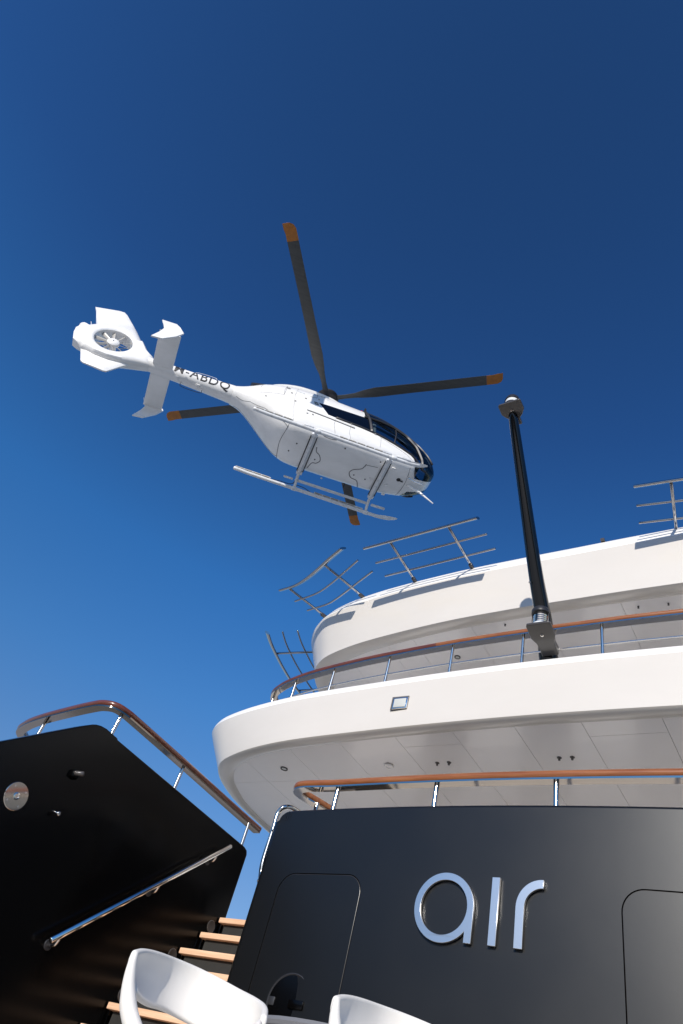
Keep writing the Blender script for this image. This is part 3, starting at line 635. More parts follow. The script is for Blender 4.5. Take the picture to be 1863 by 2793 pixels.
XS = [3.34, 3.325, 3.30, 3.25, 3.2, 3.1, 3.0, 2.9, 2.82, 2.76, 2.7, 2.64, 2.58, 2.5, 2.42, 2.3, 2.15, 2.0, 1.85, 1.7, 1.55, 1.4, 1.3, 1.2, 1.1, 1.0, 0.9, 0.8, 0.65, 0.5, 0.35, 0.2, 0.08, -0.04, -0.12, -0.2, -0.27, -0.34,
      -0.45, -0.6, -0.75, -0.85, -0.95, -1.05, -1.15, -1.3, -1.5, -1.7, -1.85, -2.0, -2.15, -2.3, -2.4, -2.5, -2.62]
NB_, NW, NR = 16, 8, 10
def rowphi(x):
    zt, zb2, hw, zm, nu, nb = sect(x)
    a = phi_of(x, max(zb2 + .01, min(zt - .02, zlo(x)))); b = phi_of(x, max(zb2 + .02, min(zt - .01, zhi(x)))); b = max(b, a + .01)
    if x > 2.56: a = a + (min(a, -1.42) - a) * min(1, (x - 2.56) / .10)
    if x > 3.31: a = min(a, -.5); b = max(b, a + .4)
    L = [-math.pi / 2 + (a + math.pi / 2) * (k / NB_) for k in range(NB_)]
    L += [a + (b - a) * k / NW for k in range(NW)]; L += [b + (math.pi / 2 - b) * k / NR for k in range(NR + 1)]
    return L
def heli_body():
    n = NB_ + NW + NR + 1; body = B(); glass = B(); dark = B()
    for side in (-1, 1):
        V = [[spt(x, ph, side) for ph in rowphi(x)] for x in XS]
        flat = [p for r in V for p in r]
        FB, FG, FD = [], [], []
        for i in range(len(XS) - 1):
            xm = (XS[i] + XS[i + 1]) / 2
            for j in range(n - 1):
                f = (i * n + j, (i + 1) * n + j, (i + 1) * n + j + 1, i * n + j + 1)
                win = NB_ <= j < NB_ + NW and xm > -0.34
                roof = j >= NB_ + NW and xm > 1.0
                if win and xm < 1.2: FD.append(f)
                elif win or roof: FG.append(f)
                else: FB.append(f)
        body.add(flat, FB); glass.add(flat, FG); dark.add(flat, FD)
    body.add([(3.34, spt(3.34, p, s)[1], spt(3.34, p, s)[2]) for s, L in ((-1, rowphi(3.34)), (1, rowphi(3.34)[::-1])) for p in L], [tuple(range(2 * n))])
    return body, glass, dark
bd_, gl_, dk_ = heli_body()
fus = bd_.build('fuselage', M['heli'], H, angle=45)
gl_.build('windscreen', M['glass'], H, angle=60)
dk_.build('cabin_window', M['tint'], H, angle=60)
# black frames of the windscreen and doors
def surfline(pts, r, name, m, side=-1, off=0.004, nseg=8, both=False):
    for s in ((-1, 1) if both else (side,)):
        P = []
        for (x0, z0), (x1, z1) in zip(pts, pts[1:]):
            for k in range(nseg): P.append((x0 + (x1 - x0) * k / nseg, z0 + (z1 - z0) * k / nseg))
        P.append(pts[-1]); Q = [spt(x, phi_of(x, max(sect(x)[1] + .004, min(sect(x)[0] - .004, z))), s, off) for x, z in P]
        B().tube(Q, r, 6).build(name, m, H)
surfline([(x, zlo(x)) for x in (2.95, 2.82, 2.7, 2.58, 2.42, 1.9, 1.4, 0.9, 0.2)], 0.035, 'window_frame', M['darkmetal'], both=True, nseg=3)
surfline([(1.22, -2.10), (1.15, -1.6), (1.08, -1.25), (1.03, -.9), (1.0, -.62)], 0.05, 'window_frame', M['darkmetal'], both=True)
surfline([(1.9, -2.2), (1.95, -1.75), (1.95, -1.45)], 0.02, 'window_frame', M['darkmetal'], both=True)
surfline([(1.0, -1.45), (1.5, -1.36), (1.9, -1.35), (2.3, -1.52), (2.6, -1.85), (2.78, -2.3), (2.82, -2.6)], 0.045, 'window_frame', M['darkmetal'], both=True, nseg=5)
surfline([(1.0, -0.82), (1.5, -0.86), (1.9, -0.92), (2.3, -1.08), (2.7, -1.36), (3.0, -1.7), (3.2, -2.0)], 0.028, 'window_frame', M['darkmetal'], both=True, nseg=5)
B().tube([(x, 0, sect(x)[0] + .004) for x in (1.0, 1.3, 1.6, 1.9, 2.2, 2.5, 2.8, 3.0, 3.15, 3.25, 3.32)], 0.04, 8).build('window_frame', M['darkmetal'], H)
# what stands inside the cabin: floor, bulkhead, seats, instrument panel
B().box((1.9, 0, -2.52), (1.7, 1.15, 0.05)).build('cabin_floor', M['darkmetal'], H, smooth=False)
B().box((1.02, 0, -1.75), (0.05, 1.3, 1.75)).build('bulkhead', M['groove'], H, smooth=False)
B().box((2.55, 0, -1.95), (0.3, 0.7, 0.45), bev=0.06).build('instrument_panel', M['darkmetal'], H)
for s in (-.36, .36):
    B().box((1.35, s, -1.75), (0.14, 0.42, 0.85), bev=0.05).box((1.56, s, -2.2), (0.45, 0.42, 0.12), bev=0.04).build('seat', M['grip'], H)
# engine cowling bulges, exhausts
for s in (-1, 1):
    B().tube(spline([(-1.45, s * .20, -0.88), (-1.85, s * .22, -0.99), (-2.20, s * .24, -1.13)], 4), [0.10, 0.11, 0.115, 0.115, 0.115, 0.11, 0.11, 0.105, 0.10], 18, capround=False).build('exhaust', M['darkmetal'], H)
B().tube(spline([(0.75, 0, -0.66), (0.3, 0, -0.54), (-0.2, 0, -0.50), (-0.9, 0, -0.52), (-1.5, 0, -0.68), (-1.9, 0, -.88)], 6), [0.05 + 0.33 * math.sin(math.pi * min(1, (k + 1) / 31)) ** .5 for k in range(31)], 20, flat=0.40).build('cowling', M['heli'], H)
# tail boom
bs = [(-2.60, 0.262, -1.50), (-2.9, 0.245, -1.495), (-3.4, 0.225, -1.49), (-4.0, 0.207, -1.48), (-4.5, 0.195, -1.47), (-4.95, 0.19, -1.46), (-5.25, .17, -1.45)]
boom = B().tube([(x, 0, z) for x, r, z in bs], [r for x, r, z in bs], 28, capround=False).build('tail_boom', M['heli'], H, angle=60)
def boomz(x): return lerp([(a, c, b) for a, b, c in bs], x)
# registration on the boom's right side
def registration():
    cu = bpy.data.curves.new('reg', 'FONT'); cu.body = 'M-ABDQ'; cu.size = 0.44; cu.offset = 0.003; cu.space_character = 1.12
    o = bpy.data.objects.new('tmp', cu); COL.objects.link(o); dg = bpy.context.evaluated_depsgraph_get()
    me = bpy.data.meshes.new_from_object(o.evaluated_get(dg)); bpy.data.objects.remove(o)
    bm = bmesh.new(); bm.from_mesh(me); bmesh.ops.triangulate(bm, faces=bm.faces)
    for _ in range(3): bmesh.ops.subdivide_edges(bm, edges=[e for e in bm.edges if e.calc_length() > 0.05], cuts=1); bmesh.ops.triangulate(bm, faces=bm.faces)
    xs_ = [v.co.x for v in bm.verts]; x0, x1 = min(xs_), max(xs_); yb = min(v.co.y for v in bm.verts); yt_ = max(v.co.y for v in bm.verts)
    for v in bm.verts:
        x = -4.26 + (v.co.x - x0) / (x1 - x0) * 1.52; zc, r = boomz(x); r += 0.004
        ph = rad(-52) + (v.co.y - yb) / (yt_ - yb) * 0.34 / r
        v.co = Vector((x, -r * math.cos(ph), zc + r * math.sin(ph)))
    bm.to_mesh(me); bm.free(); me.materials.clear(); me.materials.append(M['print'])
    ob = bpy.data.objects.new('registration', me); COL.objects.link(ob); ob.parent = H
registration()
# fenestron, fin
FC = Vector((-6.02, 0, -1.20))
poly = [(-4.9, -1.27), (-5.10, -1.10), (-5.66, -0.20), (-6.165, 0.50), (-6.28, 0.60), (-6.42, 0.585), (-7.02, 0.345), (-7.09, 0.385), (-7.10, 0.36), (-6.98, 0.27), (-6.70, -0.54), (-6.86, -0.70), (-6.99, -0.90), (-7.05, -1.10), (-7.02, -1.35), (-6.93, -1.64),
        (-6.64, -1.84), (-6.30, -1.93), (-5.95, -1.955), (-5.6, -1.90), (-5.25, -1.77), (-4.9, -1.65)]
def ray_poly(a):
    d = Vector((math.cos(a), math.sin(a))); best = 9
    for (x0, z0), (x1, z1) in zip(poly, poly[1:] + poly[:1]):
        ax, az, bx, bz = x0 - FC.x, z0 - FC.z, x1 - FC.x, z1 - FC.z
        den = d.x * (bz - az) - d.y * (bx - ax)
        if abs(den) < 1e-9: continue
        t = (ax * (bz - az) - az * (bx - ax)) / den; u = (ax * d.y - az * d.x) / den
        if t > 0 and -1e-6 <= u <= 1 + 1e-6: best = min(best, t)
    return best
def fin():
    angs = sorted(set([round(math.atan2(z - FC.z, x - FC.x), 5) for x, z in poly] + [round(-math.pi + 2 * math.pi * k / 120, 5) for k in range(120)]))
    bb = B(); V = []; n = len(angs)
    rings = []
    for s in (-1, 1):
        for t in (0, .02, .06, .12, .25, .4, .6, .8, .93, 1.0):
            row = []
            for a in angs:
                R = ray_poly(a); r = 0.50 + (R - 0.50) * t
                rearness = max(0, -math.cos(a)) if -2.9 < a < -0.0 or a > 2.9 or a < -2.9 else 0
                rim = 0.035 if (0.6 < a < 2.75) else (0.13 if (a > 2.9 or a < -2.0) else (0.15 if -2.0 <= a < -0.35 else 0.19))
                d = r - 0.50
                hol = 0.20 - 0.03 * (1 - min(1, d / 0.07)) ** 2
                far = max(0, min(1, (d - 0.06) / 0.75)); far = far * far * (3 - 2 * far)
                y = hol + (max(rim, 0.055) - hol) * max(far, t ** 3)
                rear = a > 2.75 or a < -2.5
                if t >= .93: y = max(0.012, y * ((0.97 if t < 1 else 0.88) if rear else (0.80 if t < 1 else 0.5)))
                row.append((FC.x + r * math.cos(a), s * y, FC.z + r * math.sin(a)))
            rings.append(row)
    hb = len(rings) // 2
    order = rings[:hb][::-1] + rings[hb:]
    flat = [p for r in order for p in r]; m_ = len(order)
    F = [(i * n + k, i * n + (k + 1) % n, (i + 1) * n + (k + 1) % n, (i + 1) * n + k) for i in range(m_ - 1) for k in range(n)]
    F += [((m_ - 1) * n + k, (m_ - 1) * n + (k + 1) % n, (k + 1) % n, k) for k in range(n)]
    bb.add(flat, F); return bb
fin().build('tail_fin', M['heli'], H, angle=35)
vf = [(-6.66, -1.80), (-6.47, -2.33), (-6.40, -2.38), (-5.86, -2.44), (-5.78, -2.42), (-5.50, -1.95), (-5.3, -1.75)]
n = len(vf); cxv = sum(a for a, b in vf) / n; czv = sum(b for a, b in vf) / n
V = [(a, s * .02, b) for s in (-1, 1) for a, b in vf] + [((a - cxv) * .75 + cxv, s * .055, (b - czv) * .75 + czv + .03) for s in (-1, 1) for a, b in vf]
F = [tuple(range(2 * n, 3 * n)), tuple(range(3 * n, 4 * n))] + [(k, (k + 1) % n, n + (k + 1) % n, n + k) for k in range(n)] + [(k, (k + 1) % n, 2 * n + (k + 1) % n, 2 * n + k) for k in range(n)] + [(n + k, n + (k + 1) % n, 3 * n + (k + 1) % n, 3 * n + k) for k in range(n)]
mobj('ventral_fin', V, F, M['heli'], H, angle=40)
fan = B().lathe(FC + Vector((0, -0.17, 0)), (0, 1, 0), [(0.001, 0), (0.08, 0.0), (0.13, 0.012), (0.16, 0.035), (0.165, 0.12), (0.10, 0.13), (0.10, 0.28)], 28).build('fan_hub', M['heli'], H)
B().disc(FC + Vector((0, -0.175, 0)), (0, -1, 0), 0.015, 0.006, 12).build('hub_bolt', M['print'], fan)
for k in range(10):
    a = 2 * math.pi * (k + random.uniform(-.1, .1)) / 10; u = Vector((math.cos(a), 0, math.sin(a))); v = Vector((-math.sin(a), 0, math.cos(a))); w_ = (v * .80 + Vector((0, .60, 0))).normalized()
    nn = u.cross(w_); V = []
    for r_, cw in ((0.155, 0.034), (0.34, 0.044), (0.492, 0.050)):
        for q in ((-1, -.2), (-.4, -1), (1, 0), (-.4, 1)): V.append(FC + Vector((0, -.085, 0)) + u * r_ + w_ * cw * q[0] + nn * 0.006 * q[1])
    F = [(i * 4 + j, i * 4 + (j + 1) % 4, (i + 1) * 4 + (j + 1) % 4, (i + 1) * 4 + j) for i in range(2) for j in range(4)] + [(0, 1, 2, 3), (8, 9, 10, 11)]
    mobj('fan_blade', V, F, M['fan'], H, angle=50)
for k in range(11):
    a = 2 * math.pi * (k + .3) / 11; u = Vector((math.cos(a), 0, math.sin(a)))
    B().tube([FC + u * .15 + Vector((0, .11, 0)), FC + u * .505 + Vector((0, .11, 0))], 0.009, 6, capround=False).build('stator_vane', M['fan'], H)
B().tube([(-6.80, 0, -.62), (-6.88, 0, -.42)], 0.008, 6).build('aerial', M['heli'], H)
# horizontal stabiliser with swept end plates
def wingbox(pts, th, name, m):   # airfoil between two (xLE, xTE, y, z)
    V = []; pr = [(0, 0), (.08, .55), (.3, 1), (.6, .75), (1, .06), (.6, -.55), (.3, -.75), (.08, -.45)]
    for xl, xt, y, z in pts: V += [(xl + (xt - xl) * a, y, z + th * b) for a, b in pr]
    n = 8; F = [(i * n + j, i * n + (j + 1) % n, (i + 1) * n + (j + 1) % n, (i + 1) * n + j) for i in range(len(pts) - 1) for j in range(n)] + [tuple(range(n)), tuple(range((len(pts) - 1) * n, len(pts) * n))]
    return mobj(name, V, F, m, H, angle=50)
wingbox([(-4.27, -4.83, -1.22, -1.60), (-4.31, -4.85, 0, -1.56), (-4.35, -4.87, 1.22, -1.60)], 0.032, 'stabiliser', M['heli'])
def endplate(s, sh):
    P = [(-4.90, -1.13), (-4.52, -1.10), (-4.40, -1.20), (-4.25, -1.42), (-4.38, -1.68), (-4.66, -2.0), (-4.93, -2.05), (-4.80, -1.72), (-4.75, -1.5), (-4.80, -1.35)]
    n = len(P); V = [(a + sh[0], s * 1.22 + q, b + sh[1]) for q in (-.02, .02) for a, b in P]
    mobj('end_plate', V, [tuple(range(n)), tuple(range(n, 2 * n))[::-1]] + [(k, (k + 1) % n, n + (k + 1) % n, n + k) for k in range(n)], M['heli'], H, angle=30)
endplate(-1, (0, 0)); endplate(1, (-0.05, -0.18))
# rotor
HUBZ = -0.03
q0 = -2.094
B().tube([(0, 0, -0.62), (0, 0, -0.02)], 0.10, 16).build('mast', M['darkmetal'], H)
B().lathe((0, 0, -0.13), (0, 0, 1), [(0.14, 0), (0.27, 0.03), (0.33, 0.09), (0.33, 0.13), (0.26, 0.20), (0.12, 0.245), (0.001, 0.25)], 30).build('rotor_hub', M['darkmetal'], H)
for k in range(4):
    a = q0 + k * math.pi / 2; u = Vector((math.cos(a), math.sin(a), 0)); v = Vector((-math.sin(a), math.cos(a), 0))   # v = leading side (counter-clockwise from above)
    stn = [(0.20, .085, .085, .050), (0.55, .07, .07, .045), (0.85, .08, .09, .034), (1.10, .11, .15, .022), (1.45, .135, .195, .015), (2.5, .123, .18, .014), (3.6, .123, .18, .013), (4.64, .123, .18, .012)]
    def sec(r, le, te, th, bend=0.0):
        z = HUBZ + 0.012 * math.sin(r * .9) + 0.010 * r
        return [u * r + v * (le * c if c > 0 else te * c) + v * bend + Vector((0, 0, z + th * d + 0.12 * (0.5 - r / 5.1) * (c * le))) for c, d in ((1, 0), (.55, 1), (-.2, .9), (-1, .1), (-1, -.1), (-.2, -.7), (.55, -.8))]
    V = []; 
    for s_ in stn: V += sec(*s_)
    n = 7; L = len(stn)
    F = [(i * n + j, i * n + (j + 1) % n, (i + 1) * n + (j + 1) % n, (i + 1) * n + j) for i in range(L - 1) for j in range(n)] + [tuple(range(n)), tuple(range((L - 1) * n, L * n))]
    bl = mobj('rotor_blade', V, F, M['blade'], H, angle=50)
    tipst = [(4.642, .123, .18, .012), (4.84, .123, .18, .011), (4.95, .12, .202, .010), (5.05, .07, .204, .008), (5.10, -.02, .205, .006)]
    V = []
    for s_ in tipst:
        r, le, te, th = s_
        z = HUBZ + 0.012 * math.sin(r * .9) + 0.010 * r
        V += [u * r + v * (-te + (le + te) * c) + Vector((0, 0, z + th * d)) for c, d in ((1, 0), (.75, 1), (.4, .9), (0, .1), (0, -.1), (.4, -.7), (.75, -.8))]
    L = len(tipst)
    F = [(i * n + j, i * n + (j + 1) % n, (i + 1) * n + (j + 1) % n, (i + 1) * n + j) for i in range(L - 1) for j in range(n)] + [tuple(range(n)), tuple(range((L - 1) * n, L * n))]
    mobj('blade_tip', V, F, M['tip'], bl, angle=50)
# skids
SZ = -3.27
for s in (-1, 1):
    pts = spline([(-1.95, s * 1.0, SZ + .03), (-1.4, s * 1.0, SZ), (0, s * 1.0, SZ), (1.4, s * 1.0, SZ), (1.95, s * 1.0, SZ), (2.25, s * 1.0, SZ + .015), (2.5, s * 1.0, SZ + .07)], 5)
    sk = B().tube(pts, 0.048, 14).build('skid', M['skid'], H)
    V = []
    for x, z, hw, th in ((2.12, SZ + .0, .05, .05), (2.3, SZ + .035, .075, .03), (2.5, SZ + .08, .075, .02), (2.66, SZ + .135, .05, .012), (2.74, SZ + .165, .02, .006)):
        V += [(x, s * 1.0 - hw, z), (x, s * 1.0, z + th), (x, s * 1.0 + hw, z), (x, s * 1.0, z - th)]
    F = [(i * 4 + j, i * 4 + (j + 1) % 4, (i + 1) * 4 + (j + 1) % 4, (i + 1) * 4 + j) for i in range(4) for j in range(4)] + [(0, 1, 2, 3), (16, 17, 18, 19)]
    mobj('skid_shoe', V, F, M['heli'], sk, angle=50)
    # grip strips on the skid
    for x0, x1 in ((-1.93, -0.95), (0.28, 1.70)):
        B().box(((x0 + x1) / 2, s * (1.0), SZ + .058), (x1 - x0, 0.115, 0.022), bev=0.004).build('grip_strip', M['skid'], sk)
        for k in range(int((x1 - x0) / 0.24)):
            B().box((x0 + .12 + k * .24, s * 1.0 - .048, SZ + .058), (0.20, 0.024, 0.03)).build('grip_slot', M['grip'], sk, smooth=False)
        B().tube([(x0 + .1, s * 1.0 - .03, SZ + .02), (x0 + .1, s * 1.0 + .03, SZ + .09)], 0.016, 8).build('clamp', M['darkmetal'], sk)
        B().tube([(x1 - .1, s * 1.0 - .03, SZ + .02), (x1 - .1, s * 1.0 + .03, SZ + .09)], 0.016, 8).build('clamp', M['darkmetal'], sk)
    # step tube between the cross tubes
    B().tube([(-0.62, s * .90, -3.02), (-0.38, s * .90, -3.02)], 0.030, 12).build('step_tube', M['skid'], H)
    B().tube([(-0.30, s * .90, -3.02), (1.76, s * .90, -3.00)], 0.040, 14).build('step_tube', M['skid'], H)
    B().tube([(1.92, s * .90, -3.00), (2.30, s * .90, -2.99)], 0.038, 12).build('step_tube', M['skid'], H)
for xc_ in (-0.27, 1.80):
    pts = spline([(xc_, -1.0, SZ), (xc_, -.96, SZ + .12), (xc_, -.82, -3.00), (xc_, -.60, -2.965), (xc_, 0, -2.955), (xc_, .60, -2.965), (xc_, .82, -3.00), (xc_, .96, SZ + .12), (xc_, 1.0, SZ)], 6)
    ct = B().tube(pts, 0.042, 14).build('cross_tube', M['skid'], H)
    for d in (-.085, .085):
        B().tube([(xc_ + d, -.62, -2.955), (xc_ + d, .62, -2.955)], 0.014, 6).build('fairing_edge', M['darkmetal'], ct)
    B().box((xc_, 0, -2.945), (0.14, 1.2, 0.03), bev=0.008).build('fairing', M['helibelly'], ct)
    for s in (-1, 1):
        B().box((xc_, s * .66, -2.96), (0.16, 0.09, 0.09), bev=0.01).build('clamp', M['skid'], ct)
        B().tube([(xc_ - .05, s * 1.0, SZ), (xc_ + .05, s * 1.0, SZ)], 0.062, 12).build('saddle', M['skid'], ct)
B().tube(spline([(-1.0, 1.0, SZ + .05), (-.72, .99, SZ + .10), (-.4, .96, SZ + .09), (-.3, .90, -3.08), (-.28, .7, -2.97)], 5), 0.010, 6).build('cable', M['darkmetal'], H)
B().tube(spline([(-.22, .97, SZ + .14), (0, 1.0, SZ + .16), (.2, 1.0, SZ + .06)], 5), 0.010, 6).build('cable', M['darkmetal'], H)
B().tube(spline([(-.2, -.8, -2.97), (0, -.74, -3.0), (.25, -.74, -2.99), (.45, -.8, -2.95)], 5), 0.010, 6).build('cable', M['darkmetal'], H)
# belly details (the belly faces down, laid just under the skin)
def bellyline(P, r=0.007, name='panel_seam'):
    Q = spline([(x, y, 0) for x, y in P], 5) if len(P) > 2 else [Vector((x, y, 0)) for x, y in P]
    out_ = []
    for p in Q:
        zt, zb2, hw, zm, nu, nb = sect(p.x); yy_ = min(abs(p.y), hw * .995)
        out_.append((p.x, p.y, zm - (zm - zb2) * (1 - (yy_ / hw) ** nb) ** (1 / nb) - 0.003))
    B().tube(out_, r, 5).build(name, M['seam'], H)
bellyline([(-0.10, -.30), (-0.06, -.16), (0.05, -.08), (0.12, .08), (0.05, .20), (-0.06, .24), (-0.12, .45)], 0.010)
bellyline([(1.30, -.28), (1.24, -.10), (1.04, .02), (0.98, .16), (1.08, .30), (1.26, .34), (1.38, .60)], 0.010)
bellyline([(1.30, -.26), (1.36, .62)], 0.006); bellyline([(1.30, -.26), (1.62, -.30)], 0.006)
bellyline([(-.95, -.72), (-1.02, -.3), (-1.05, 0), (-1.02, .3), (-.95, .7)], 0.006)
bellyline([(2.45, -.62), (2.52, 0), (2.45, .62)], 0.006); bellyline([(0.5, -.70), (0.5, .70)], 0.003)
def bz(x): return sect(x)[1]
for x, y, rr__ in ((2.30, -.10, .055), ):
    B().lathe((x, y, bz(x) - .002), (0, 0, -1), [(rr__, -.01), (rr__, .012), (rr__ * .6, .02), (rr__ * .5, .004), (.001, .004)], 18).build('landing_light', M['darkmetal'], H)
    B().box((x + .09, y + .02, bz(x) - .01), (0.09, 0.035, 0.02), bev=.005).build('light_arm', M['darkmetal'], H)
for x, y, sz in ((2.02, -.42, .10), (1.55, .12, .06), (2.05, .18, .07), (2.1, .5, .10), (0.35, .62, .05)):
    B().box((x, y, bz(x) - .012), (sz, sz * .7, 0.03), bev=.008).build('belly_fitting', M['heli'], H)
for x, y in ((-.62, -.2), (-.75, .12), (-.02, .1), (1.12, .18), (1.62, -.5), (.6, -.55), (1.45, .2)):
    B().disc((x, y, bz(x) + .006), (0, 0, -1), 0.020, 0.012, 10).build('drain_hole', M['print'], H)
B().tube([(.98, .55, -2.93), (.98, .58, -3.06)], 0.022, 10).build('drain_mast', M['darkmetal'], H)
B().tube(spline([(-4.0, .05, -1.68), (-3.95, .05, -1.86), (-3.45, .05, -1.86), (-3.42, .05, -1.72)], 5), 0.008, 6).build('loop_aerial', M['darkmetal'], H)
B().tube(spline([(-3.75, -.05, -1.27), (-3.7, -.05, -1.12), (-3.2, -.05, -1.08), (-3.15, -.05, -1.24)], 5), 0.007, 6).build('loop_aerial', M['skid'], H)
for x in (-4.15, -3.55): B().box((x, -.05, boomz(x)[0] - boomz(x)[1] - .008), (0.10, 0.09, 0.025), bev=.006).build('boom_fitting', M['heli'], H)
# side details on the visible right side
surfline([(-2.45, -1.62), (-1.9, -1.68), (-1.3, -1.70), (-1.27, -1.2), (-1.25, -.9)], 0.004, 'panel_seam', M['seam'], off=.001)
surfline([(-1.25, -.9), (-1.32, -1.4), (-1.3, -1.7)], 0.004, 'panel_seam', M['seam'], off=.001)
surfline([(-0.4, -0.9), (-0.42, -1.35), (-0.6, -1.4)], 0.005, 'panel_seam', M['seam'], off=.001)
surfline([(-2.5, -1.75), (-2.1, -1.92), (-1.7, -2.2), (-1.3, -2.55), (-.98, -2.8)], 0.005, 'panel_seam', M['seam'], off=.001, both=True)
surfline([(0.62, -2.12), (0.6, -2.5), (0.7, -2.75)], 0.003, 'panel_seam', M['seam'], off=.001)
surfline([(1.5, -2.2), (1.5, -2.6)], 0.003, 'panel_seam', M['seam'], off=.001)
surfline([(-0.62, -2.14), (0.72, -2.22)], 0.024, 'door_rail', M['heli'], off=.010)
surfline([(-0.62, -2.165), (0.72, -2.245)], 0.006, 'door_rail', M['seam'], off=.012)
surfline([(-1.03, -1.30), (-0.78, -1.34)], 0.030, 'air_scoop', M['skid'], off=-.012)
surfline([(-0.34, -1.18), (-0.1, -1.22)], 0.035, 'air_scoop', M['skid'], off=-.014)
for x, z in ((-1.12, -1.52), (-0.72, -1.62), (-.98, -1.9), (-.6, -2.3), (-.45, -2.28), (-1.75, -1.85), (0.62, -2.10), (1.32, -2.16), (-.36, -1.42)):
    p = spt(x, phi_of(x, z), -1, .004)
    B().box(p, (0.05, 0.03, 0.035), rot=Matrix.Rotation(random.uniform(-.4, .4), 3, 'Y'), bev=.006).build('latch', M['grip'], H)
for x, z in ((-.42, -1.66), (-.40, -1.74)):
    p = spt(x, phi_of(x, z), -1, .003); B().box(p, (0.12, 0.02, 0.03), bev=.004).build('placard', M['print'], H)
p = Vector(spt(-1.22, phi_of(-1.22, -1.22), -1, .004)); B().lathe(p, (0, -1, .35), [(.062, 0), (.062, .004), (.048, .004), (.048, 0)], 22).disc(p, (0, -1, .35), .022, .004, 10).build('emblem', M['print'], H)
surfline([(0.18, -2.08), (0.16, -2.4), (0.24, -2.72)], 0.004, 'panel_seam', M['seam'], off=.001)
surfline([(-0.95, -0.75), (-0.97, -1.2), (-1.02, -1.6), (-0.98, -2.2), (-0.9, -2.7)], 0.003, 'panel_seam', M['seam'], off=.001)
surfline([(1.45, -2.2), (1.9, -2.32), (2.3, -2.44), (2.5, -2.55)], 0.003, 'panel_seam', M['seam'], off=.001)
surfline([(-1.9, -1.0), (-1.95, -1.4), (-1.9, -1.68)], 0.003, 'panel_seam', M['seam'], off=.001)
p = Vector(spt(1.0, 1.05, -1, .01)); B().box(p, (0.12, 0.06, 0.06), bev=.02).build('beacon', M['red'], H)
# nose: wire cutter above, pitot and lower cutter below
B().tube([(2.95, 0, -1.42), (3.06, 0, -1.22), (3.16, 0, -1.16)], [0.05, 0.055, 0.02], 10).tube([(3.14, 0, -1.17), (3.30, 0, -1.17)], 0.008, 6).build('wire_cutter', M['darkmetal'], H)
B().tube([(2.60, .0, -2.80), (2.85, .0, -2.92), (2.98, .0, -2.95)], [0.03, 0.035, 0.03], 10).tube([(2.98, 0, -2.95), (3.36, 0, -3.22)], [0.030, 0.016], 10).build('wire_cutter', M['heli'], H)
B().tube([(2.5, -.25, -2.82), (2.7, -.25, -2.90), (2.95, -.25, -2.90)], 0.012, 8).build('pitot_tube', M['steel'], H)

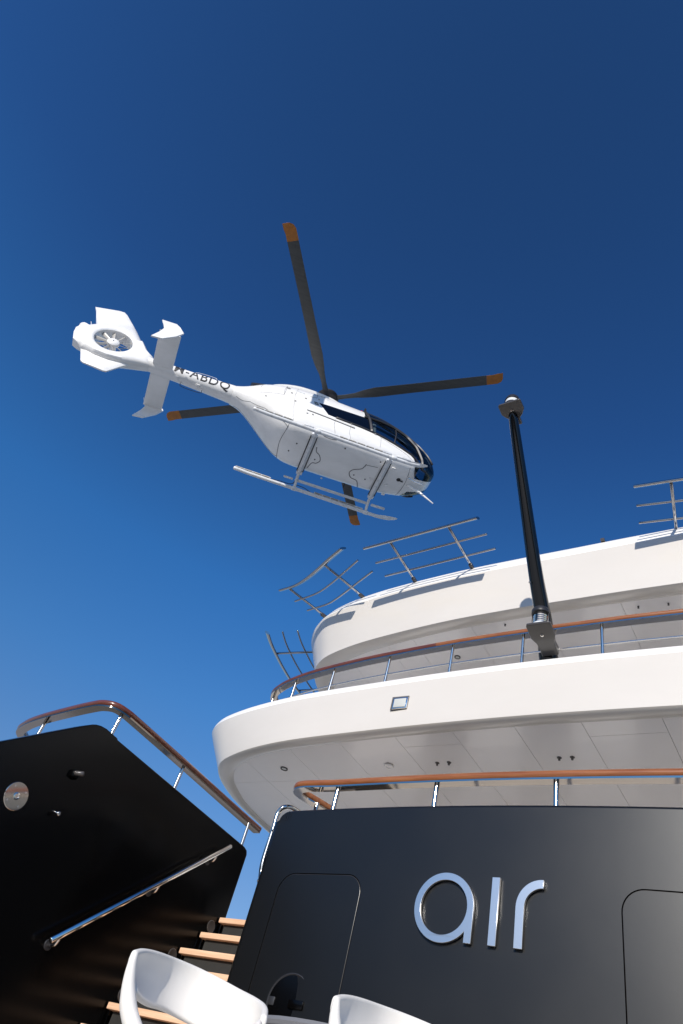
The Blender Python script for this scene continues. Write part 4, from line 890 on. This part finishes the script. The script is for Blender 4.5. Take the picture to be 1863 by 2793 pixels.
# ================================================================== chairs and table
def make_chair(label, loc, rz):
    r = empty('tub_chair', label, 'chair', group='white tub chairs on the swim platform')
    ctr = Vector((-1.70, 1.90, 0))
    A = [(-1.851, 1.680, .400, .300), (-1.909, 1.765, .428, .300), (-1.954, 1.863, .450, .304), (-1.994, 1.994, .470, .318), (-1.977, 2.095, .476, .318), (-1.914, 2.152, .467, .310), (-1.821, 2.153, .447, .295), (-1.693, 2.103, .419, .27), (-1.607, 2.044, .392, .25), (-1.545, 1.975, .355, .24)]
    top = spline([Vector((a, b, c)) for a, b, c, d in A], 4); bot = spline([Vector((a, b, d)) for a, b, c, d in A], 4)
    V = []; nv = 8; n = len(top)
    for i, (t, b) in enumerate(zip(top, bot)):
        inward = (ctr - Vector((b.x, b.y, 0))).normalized()
        for k in range(nv + 1):
            f = k / nv; p = t.lerp(b, f); p = p + inward * (0.045 * f ** 1.5) - inward * .012 * math.sin(math.pi * f)
            V.append(Vector((p.x, p.y, p.z)))
    F = [(i * (nv + 1) + k, (i + 1) * (nv + 1) + k, (i + 1) * (nv + 1) + k + 1, i * (nv + 1) + k + 1) for i in range(n - 1) for k in range(nv)]
    o = mobj('backrest', [v - ctr for v in V], F, M['chair'], r)
    sm = o.modifiers.new('solid', 'SOLIDIFY'); sm.thickness = 0.022; sm.offset = 0
    bm_ = o.modifiers.new('bevel', 'BEVEL'); bm_.width = 0.009; bm_.segments = 3; bm_.limit_method = 'ANGLE'; bm_.angle_limit = rad(50)
    def arm(P, R_): B().tube([p - ctr for p in spline([Vector(q) for q in P], 6)], R_, 18, up=(0.75, 0.65, 0), flat=0.75).build('arm', M['chair'], r)
    arm([(-1.853, 1.684, .392), (-1.849, 1.686, .355), (-1.832, 1.690, .305), (-1.805, 1.697, .258), (-1.765, 1.712, .215), (-1.71, 1.74, .165), (-1.69, 1.79, .08)], [0.013 + .019 * min(1, k / 16) for k in range(37)])
    arm([(-1.553, 1.972, .33), (-1.53, 1.93, .28), (-1.53, 1.89, .2), (-1.55, 1.87, .12), (-1.60, 1.87, .06)], [0.014 + .018 * min(1, k / 12) for k in range(25)])
    B().lathe((0, 0, 0), (0, 0, 1), [(0.001, 0.025), (0.15, 0.03), (0.215, 0.055), (0.235, 0.085), (0.225, 0.10), (0.19, 0.085), (0.08, 0.07), (0.001, 0.068)], 36).build('seat', M['chair'], r)
    for k in range(4):
        a = rad(45 + 90 * k); B().tube([(0.14 * math.cos(a), 0.14 * math.sin(a), 0.04), (0.23 * math.cos(a), 0.23 * math.sin(a), -0.418)], [0.016, 0.011], 10).build('leg', M['steel'], r)
    r.location = loc; r.rotation_euler = (0, 0, rz); return r
make_chair('white plastic tub chair in front of the stairs, its curved back open below', (-1.70, 1.90, 0), 0)
make_chair('white plastic tub chair below the silver name, right of the grey table', (-1.012, 2.010, 0.0), rad(-15))
tb = empty('round_table', 'low round grey table between the two white chairs', 'table')
B().lathe((-1.64, 3.0, 0.405), (0, 0, 1), [(0.001, 0), (0.60, 0), (0.63, 0.008), (0.635, 0.02), (0.63, 0.032), (0.001, 0.035)], 48).build('table_top', M['table'], tb)
B().tube([(-1.64, 3.0, -0.40), (-1.64, 3.0, 0.40)], 0.035, 16).build('table_leg', M['steel'], tb)
B().lathe((-1.64, 3.0, -0.42), (0, 0, 1), [(0.001, 0), (0.22, 0), (0.22, 0.012), (0.04, 0.03)], 36).build('table_base', M['steel'], tb)
